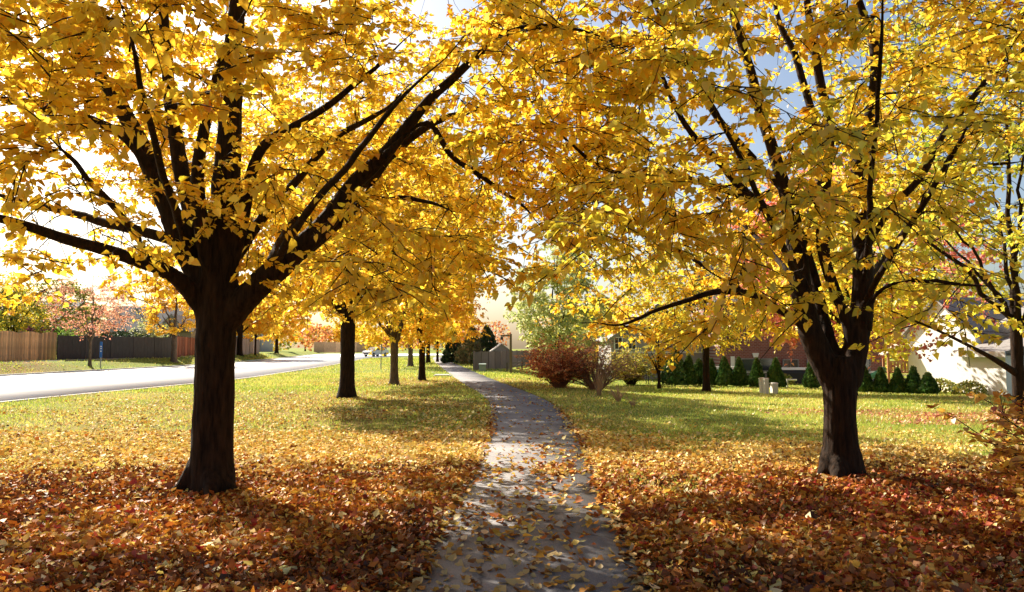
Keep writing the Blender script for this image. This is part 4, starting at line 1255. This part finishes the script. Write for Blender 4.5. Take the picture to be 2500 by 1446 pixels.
FG = 'board fences across the road'
fa, fb = G(-330, 893), G(138, 879)
f0, L = fence_root('plank_fence', 'light tan wooden plank fence with scalloped top across the road', fa, fb, FG)
pw = .145
pm = {}
for i in range(int(L / pw)):
    ph = (i * pw % 2.4) / 2.4
    h = round(1.86 + .14 * math.sin(math.pi * ph) + (i * 37 % 5) * .006, 3)
    if h not in pm:
        b = MB(); b.prism([(0, -.08), (pw - .012, -.08), (pw - .012, h - .03), (pw - .04, h), (.03, h), (0, h - .03)], 0, .022, 'y')
        pm[h] = b.build('plank', M['wood_tan'], f0).data
        bpy.context.scene.collection.objects.unlink(f0.children[-1]); bpy.data.objects.remove([c for c in bpy.data.objects if c.data == pm[h]][0])
    o_ = link('plank', pm[h], f0, (i * pw, -.01 + .006 * ((i * 13) % 3), 0))
for i in range(int(L / 2.4) + 1):
    MB().box(i * 2.4 - .05, i * 2.4 + .05, .05, .15, -.2, 1.8).build('post', M['wood_tan'], f0)
for z in (.35, 1.35):
    MB().box(0, L, .025, .06, z, z + .09).build('rail', M['wood_tan'], f0)


def panel_fence(label, p0, p1, h, m, name='panel_fence', pan=2.4, group=FG):
    root, L = fence_root(name, label, p0, p1, group)
    n = max(1, round(L / pan)); w = L / n
    nb = 12
    for i in range(n):
        b = MB(); bw = (w - .1) / nb
        for q in range(nb):
            x0 = i * w + .05 + q * bw
            b.box(x0 + .004, x0 + bw - .004, -.012 + .006 * (q % 2), .012 + .006 * (q % 2), -.1, h + .015 * math.sin(q * 2.1 + i))
        b.build('panel', m, root, kind='stuff')
        MB().box(i * w + .045, (i + 1) * w - .045, .025, .06, h * .78, h * .78 + .09).build('rail', m, root)
    for i in range(n + 1):
        MB().box(i * w - .045, i * w + .045, -.045, .045, -.3, h + .06).build('post', m, root)
    return root


panel_fence('dark brown board fence in shade behind the rose red tree', G(141, 880), G(424, 875), 1.75, M['wood_dark'])
panel_fence('orange red board fence right of the dark fence', G(427, 874), G(486, 867), 1.9, M['wood_red'])
panel_fence('purple grey board fence behind the thick-trunked orange tree', G(560, 868), G(632, 864), 1.95, M['wood_grey'])
panel_fence('tan board fence far off where the road bends', (-43, 165), (-33, 172), 2.2, M['wood_tan'])

# right of the path: grey fence, split rail fence
gf0, gf1 = G(1157, 905), G(1300, 908)
panel_fence('weathered grey brown board fence right of the far path', (gf0[0], gf0[1]), (gf1[0] + .6, gf1[1] + 1), 1.25, M['wood_grey'], 'board_fence', 2.0, None)
p0 = G(1238, 908); p1 = G(1302, 910)
rf, L = fence_root('rail_fence', 'low weathered rail fence beside the wooden post', p0, p1)
for i in range(3): MB().box(i * L / 2 - .05, i * L / 2 + .05, -.05, .05, -.2, .62).build('post', M['wood_post'], rf)
for z in (.25, .48): MB().box(.05, L - .05, -.025, .025, z, z + .07).build('rail', M['wood_post'], rf)

# wooden lamp post with a short arm
b = G(1247, 913); hp = 97 * b[1] / FPX
t = thing('wooden_post', 'tall bare wooden post with short cross arm in front of the grey fence', 'post', b)
MB().box(-.07, .07, -.07, .07, -.2, hp).build('pole', M['wood_post'], t)
MB().box(-.62, -.075, -.04, .04, hp - .16, hp - .06).build('arm', M['wood_post'], t)
MB().cyl((-.55, 0, hp - .36), .10, .19, 'z', 10, .06).build('lamp_head', M['dark'], t)

# small roadside furniture
b = G(245, 899); hh = 64 * b[1] / FPX
t = thing('marker_post', 'thin metal stake with blue marker plate beside the rose red tree', 'marker post', b)
MB().box(-.035, .035, -.02, .02, -.2, hh * .40).build('stake', M['metal'], t)
MB().box(-.09, .09, -.012, .012, hh * .40, hh).build('plate', M['blue'], t)
for z in (.62, .72, .80): MB().box(-.05, .05, -.017, -.0125, hh * z, hh * z + .07).build('letter', M['trim'], t)
b = G(930, 902); hh = 60 * b[1] / FPX
t = thing('sign_post', 'thin grey sign pole seen edge-on standing on the verge', 'sign post', b)
MB().cyl((0, 0, -.2), .035, hh + .2, 'z', 8).build('pole', M['metal'], t)
MB().box(-.008, .008, -.3, .3, hh - .5, hh).build('sign_plate', M['metal'], t, loc=(.045, 0, 0))
b = G(1178, 907)
t = thing('utility_box', 'pale green utility pedestal in front of the grey fence', 'utility box', b)
MB().box(-.21, .21, -.2, .2, -.05, .40).build('body', M['utility_green'], t, .02)
MB().prism([(-.24, .405), (.24, .405), (.24, .47), (0, .52), (-.24, .47)], -.235, .235, 'x').build('lid', M['utility_green'], t)
b = G(1080, 919)
t = thing('ground_vault', 'white flat vault lid lying in the grass left of path', 'lid', b)
MB().box(-.48, .48, -.4, .4, -.05, .07).build('frame', M['utility'], t, .02)
MB().box(-.40, .40, -.3, .3, .073, .11).build('cover', M['white'], t, .015)
UG = 'white utility posts on the right lawn'
for (x, y, w, h, lean, lab) in ((1862, 962, .20, .66, -.05, 'left of two tall white utility posts standing close together'), (1871, 963, .19, .66, -.03, 'right of two tall white utility posts, touching its twin'), (1890, 962, .26, .44, 0, 'short white utility box right of the paired posts')):
    b = G(x, y)
    t = thing('utility_pedestal', lab, 'utility post', b, .15, UG)
    k = b[1] / 34.0
    w, h = w * k, h * k
    MB().box(-w / 2, w / 2, -w / 2, w / 2, -.05, h).build('body', M['utility'], t, .012)
    MB().prism([(-w * .56, h + .002), (w * .56, h + .002), (w * .5, h + .05), (0, h + .08), (-w * .5, h + .05)], -w * .56, w * .56, 'x').build('cap', M['utility'], t)
    t.rotation_euler = (0, lean, .15)
b = G(1946, 951)
t = thing('vent_pipe', 'white bent vent pipe at the foot of brick house', 'pipe', b + np.array([0, 1.5, 0]))
MB().cyl((0, 0, -.1), .05, .62, 'z', 10).build('pipe', M['white'], t)
MB().cyl((.052, 0, .47), .05, .5, 'x', 10).build('elbow', M['white'], t)


# ------------------------------------------------------------------ houses
def window(root, x0, x1, z0, z1, y, frame=M['trim'], bars=(1, 1), fw=.07):
    """framed window in a wall that faces -y at y"""
    b = MB()
    b.box(x0 - fw, x0, y - .05, y + .02, z0 - fw, z1 + fw); b.box(x1, x1 + fw, y - .05, y + .02, z0 - fw, z1 + fw)
    b.box(x0, x1, y - .05, y + .02, z1, z1 + fw); b.box(x0, x1, y - .06, y + .02, z0 - fw, z0)
    for i in range(1, bars[0] + 1): 
        xx = x0 + (x1 - x0) * i / (bars[0] + 1); b.box(xx - .018, xx + .018, y - .035, y + .01, z0, z1)
    for i in range(1, bars[1] + 1):
        zz = z0 + (z1 - z0) * i / (bars[1] + 1); b.box(x0, x1, y - .033, y + .008, zz - .018, zz + .018)
    f = b.build('window', frame, root)
    MB().box(x0 + .002, x1 - .002, y - .012, y - .004, z0 + .002, z1 - .002).build('pane', M['glass'], f)
    return f


def gable(root, x0, x1, y0, y1, ze, zr, m, along='x', over=.35, th=.14):
    """pitched roof as two slabs; ridge runs along x or y"""
    for s in (-1, 1):
        if along == 'x':
            ym = (y0 + y1) / 2; e = (y0 - over) if s < 0 else (y1 + over)
            ez = ze - over * (zr - ze) / ((y1 - y0) / 2)
            MB().prism([(e, ez), (ym + .002 * s, zr), (ym + .002 * s, zr + th), (e, ez + th)], x0 - over, x1 + over, 'x').build('roof', m, root)
        else:
            xm = (x0 + x1) / 2; e = (x0 - over) if s < 0 else (x1 + over)
            ez = ze - over * (zr - ze) / ((x1 - x0) / 2)
            MB().prism([(e, ez), (xm + .002 * s, zr), (xm + .002 * s, zr + th), (e, ez + th)], y0 - over, y1 + over, 'y').build('roof', m, root)


# brick house
bz = -.8; by = 52.0
t = thing('brick_house', 'red brick house with white sill band behind the row of evergreens', 'house', (14.2, by, bz))
wx = 11.3
MB().box(0, wx, 0, 9, .75, 5.6).build('brick_wall', M['brick'], t)
MB().box(.03, wx - .03, .03, 9, -.4, .63).build('foundation', M['found'], t)
MB().box(-.05, wx + .05, -.06, 9.05, .632, .748).build('sill_band', M['trim'], t)
gable(t, 0, wx, 0, 9, 5.6, 8.8, M['roof'])
for (a, b_, z0, z1) in ((1.1, 3.75, .80, 1.55), (4.35, 5.3, .30, 1.5), (6.0, 6.7, .42, 1.45), (9.2, 10.2, .8, 1.7)):
    window(t, a, b_, z0, z1, -.065, M['found'], (1, 0))
MB().prism([(2.3, 1.68), (2.6, 1.68), (2.68, 1.98), (2.22, 1.98)], -.08, .01, 'y').build('keystone', M['trim'], t)
MB().box(.75, 1.02, -.05, 0, .76, 1.75).build('trim_board', M['trim'], t)
for (x, w, h, lab, nm, mt) in ((13.9, .75, 1.0, 'green covered grill with pale lid at the brick house corner', 'covered_grill', M['slide']), (18.2, 1.1, .95, 'dark covered patio box with pale top under the brick house window', 'patio_box', M['dark'])):
    q = thing(nm, lab, 'grill' if 'grill' in nm else 'patio box', (x, 49.6, bz))
    MB().prism([(-.3, 0), (.3, 0), (.33, h * .75), (.2, h * .95), (-.2, h * .95), (-.33, h * .75)], -w, w, 'x').build('body', mt, q)
    MB().prism([(-.26, h * .953), (.26, h * .953), (.2, h * 1.12), (-.2, h * 1.12)], -w * .95, w * .95, 'x').build('lid', M['trim'], q)

# grey house, its long wall and gable behind the half bare tree
t = thing('grey_house', 'large pale grey house with white window trim left of the brick house', 'house', (7.6, 56, -.8))
MB().prism([(-.3, -.4), (6.6, -.4), (6.6, 3.0), (3.1, 5.4), (-.3, 3.0)], 0, 8, 'y').build('wall', M['siding'], t)
gable(t, -.3, 6.6, 0, 8, 3.0, 5.45, M['roof'], 'y', .3)
window(t, .0, .5, 2.25, 3.05, -.005, M['trim'], (1, 1))
window(t, 1.0, 1.5, 2.25, 3.05, -.005, M['trim'], (1, 1))
window(t, 3.0, 4.2, .6, 1.7, -.005, M['trim'], (1, 0))
MB().box(-.32, 6.62, -.03, -.002, 1.95, 2.05).build('trim_board', M['trim'], t)
q = thing('patio_table', 'dark patio table behind the tallest evergreen', 'table', (9.6, 49.5, -.8))
MB().box(-.9, .9, -.5, .5, .68, .73).build('table_top', M['dark'], q)
for a in (-.8, .8):
    for c in (-.42, .42): MB().cyl((a, c, -.02), .025, .70, 'z', 7).build('leg', M['dark'], q)

# white house at right
wz = -.8
t = thing('white_house', 'bright white house with grey porch roof right of the play tower', 'house', (22.3, 42.8, wz), R(-76))
MB().prism([(0, -.4), (4.6, -.4), (4.6, 3.1), (2.3, 4.9), (0, 3.1)], 0, 9, 'y').build('wall', M['white'], t)
gable(t, 0, 4.6, 0, 9, 3.1, 4.95, M['roof'], 'y', .3)
MB().box(4.602, 11, 2.2, 9, -.4, 3.6).build('wing', M['white'], t)
MB().prism([(-.5, 3.62), (9.4, 3.62), (4.5, 6.2)], 4.7, 11.4, 'x').build('wing_roof', M['roof'], t, loc=(0, 1.8, 0))
MB().box(4.604, 7.4, -1.2, 2.198, -.4, 2.0).build('porch', M['white'], t)
MB().prism([(-1.5, 2.08), (2.19, 2.9), (2.19, 3.0), (-1.5, 2.2)], 4.61, 7.7, 'x').build('porch_roof', M['roof'], t)
MB().box(4.62, 7.72, -1.56, -1.51, 1.93, 2.2).build('fascia', M['trim'], t)
window(t, 5.5, 6.3, 3.02, 3.5, 2.19, M['trim'], (1, 0))
window(t, 8.4, 9.5, 1.0, 2.4, 2.19, M['trim'], (1, 1))

# houses across the road
t = thing('grey_house', 'grey roofed house behind the rose red tree and dark fence', 'house', (-48.5, 90, .6), .12)
MB().box(0, 10, 0, 9, -.3, 2.9).build('wall', M['siding'], t)
gable(t, 0, 10, 0, 9, 2.9, 5.9, M['roof'], 'x')
MB().prism([(6.2, 2.9), (9.8, 2.9), (8.0, 4.9)], -1.2, 3.6, 'y').build('dormer', M['roof'], t)
window(t, 6.9, 8.6, 1.2, 2.4, -.005, M['trim'], (1, 1)); window(t, 2.0, 3.6, 1.1, 2.4, -.005, M['trim'], (1, 1))
t = thing('blue_grey_house', 'tall blue grey house sliver behind the yellow green yard tree', 'house', (-60.5, 86, .6), .1)
MB().box(0, 9, 0, 9, -.3, 4.2).build('wall', M['siding'], t)
gable(t, 0, 9, 0, 9, 4.2, 6.4, M['roof'], 'x'); window(t, 6.5, 7.8, 2.2, 3.6, -.005); window(t, 2, 3.4, 2.2, 3.6, -.005)
t = thing('lilac_house', 'pale house with lilac grey roof far across the road behind orange trees', 'house', (-60, 135, .6), .1)
MB().box(0, 15, 0, 10, -.3, 3.6).build('wall', M['siding'], t)
gable(t, 0, 15, 0, 10, 3.6, 8.6, M['roof'], 'x')
for a in (2, 6, 10.5): window(t, a, a + 1.6, 1.2, 2.8, -.005)
t = thing('garden_shed', 'small grey shed gable peeking above the grey board fence', 'shed', (-.9, 66, -.75), .1)
MB().prism([(-.9, 0), (.9, 0), (.9, 1.9), (0, 2.55), (-.9, 1.9)], 0, 2.4, 'y').build('wall', M['siding'], t)
gable(t, -.9, .9, 0, 2.4, 1.9, 2.58, M['utility'], 'y', .15, .06)

# ------------------------------------------------------------------ play tower
pb = P(2200, 950, 43.5); pb[2] = -.8
t = thing('play_tower', 'cedar garden play tower with tan gabled roof and green slide', 'play tower', pb, -.25)
for a in (-.75, .75):
    for c in (-.6, .6): MB().box(a - .06, a + .06, c - .06, c + .06, -.1, 2.05).build('post', M['wood_play'], t)
MB().box(-.80, .80, -.66, .66, .92, 1.0).build('deck', M['wood_play'], t)
for i in range(8):
    MB().box(-.68 + i * .18, -.56 + i * .18, -.655, -.63, 1.003, 1.52).build('slat', M['wood_play'], t)
MB().box(-.69, .69, -.66, -.60, 1.523, 1.60).build('rail', M['wood_play'], t)
for s in (-1, 1):
    MB().prism([(s * .95, 1.93), (0, 2.55), (0, 2.62), (s * .95, 2.0)], -.85, .85, 'y').build('roof', M['play_roof'], t)
MB().prism([(-.45, 2.12), (.45, 2.12), (0, 2.42)], -.845, -.80, 'y').build('gable_board', M['wood_play'], t)
b = MB(); b.prism([(-.82, 1.0), (-2.3, .12), (-2.55, .10), (-2.55, .18), (-2.28, .22), (-.82, 1.12)], -.25, .25, 'y')
sl_ = b.build('slide', M['slide'], t)
for c in (-.29, .252):
    MB().prism([(-.82, .98), (-2.3, .10), (-2.55, .08), (-2.55, .30), (-2.28, .36), (-.82, 1.28)], c, c + .038, 'y').build('slide_wall', M['slide'], sl_)
for i in range(4): MB().box(-.3, .3, -.64 + .002, -.60, .18 + i * .2, .24 + i * .2).build('rung', M['trim'], t)

# ------------------------------------------------------------------ white car at the bend
b = G(917, 871)
t = thing('white_car', 'white car coming round the far bend of the road', 'car', (b[0], b[1], .012), -.55)
prof = [(-.88, .30), (-.90, .62), (-.86, .82), (-.80, .92), (.80, .92), (.86, .82), (.90, .62), (.88, .30)]
body = [(-2.2, .28), (-2.25, .62), (-2.1, .88), (-1.15, 1.0), (-.45, 1.45), (.9, 1.50), (1.75, 1.08), (2.15, .98), (2.22, .60), (2.18, .28)]
bo = MB(); bo.prism(body, -.86, .86, 'x'); o_ = bo.build('body', M['car'], t, .05)
MB().prism([(-1.08, 1.03), (-.47, 1.43), (-.50, 1.46), (-1.14, 1.05)], -.70, .70, 'x').build('windscreen', M['glass'], t)
MB().prism([(.98, 1.46), (1.66, 1.12), (1.70, 1.15), (1.0, 1.49)], -.68, .68, 'x').build('rear_window', M['glass'], t)
for s in (-1, 1):
    MB().prism([(-.95, 1.04), (-.40, 1.38), (.82, 1.42), (1.35, 1.06)], s * .862, s * .875, 'x').build('side_window', M['glass'], t)
    MB().box(s * .62 - .17, s * .62 + .17, -2.28, -2.20, .66, .80).build('headlight', M['lamp'], t)
    for y in (-1.38, 1.36):
        w = MB().cyl((s * .70 - (0.0 if s > 0 else .22), y, .31), .31, .22, 'x', 16).build('wheel', M['tyre'], t)
        MB().cyl((s * .70 + (.221 if s > 0 else -.226), y, .31), .19, .005, 'x', 12).build('rim', M['metal'], w)
MB().box(-.45, .45, -2.275, -2.20, .42, .60).build('grille', M['dark'], t)

# ------------------------------------------------------------------ far-off woods closing the view
pos = []
for k in range(90):
    y = RNG.uniform(190, 330); x = RNG.uniform(-1.0, 1.0) * (30 + .78 * y)
    rr = RNG.uniform(4, 7.5); hh = RNG.uniform(7, 12)
    n = 330
    v = norm(RNG.standard_normal((n, 3))) * RNG.uniform(.55, 1.0, (n, 1)) * np.array([rr, rr, hh * .5]) + np.array([x, y, hh * .5])
    c = pick([AMBER, GOLD, OLIVE, OLIVE, RUST][k % 5], n) * .8
    pos.append((v, c))
# yards and woods further right, behind the houses
for k in range(46):
    y = RNG.uniform(75, 130); x = RNG.uniform(4, 75)
    rr = RNG.uniform(3.5, 6); hh = RNG.uniform(7, 11)
    n = 420
    v = norm(RNG.standard_normal((n, 3))) * RNG.uniform(.55, 1.0, (n, 1)) * np.array([rr, rr, hh * .5]) + np.array([x, y, hh * .5 - .8])
    pos.append((v, pick([LEMON, OLIVE, GOLDGREEN, AMBER][k % 4], n)))
p = np.concatenate([a for a, c in pos]); c = np.concatenate([c for a, c in pos])
n = len(p)
V, F, k = leaf_mesh_arrays(p, RNG.standard_normal((n, 3)), RNG.standard_normal((n, 3)), RNG.uniform(.5, 1.0, n) * (.45 + p[:, 1] / 320), 1)
link('distant_woods', mesh_np('distant_woods', V, F, M['leaf_far'], np.repeat(c, k, 0)), None, None, kind='stuff', label='far woods in autumn colours closing the view')
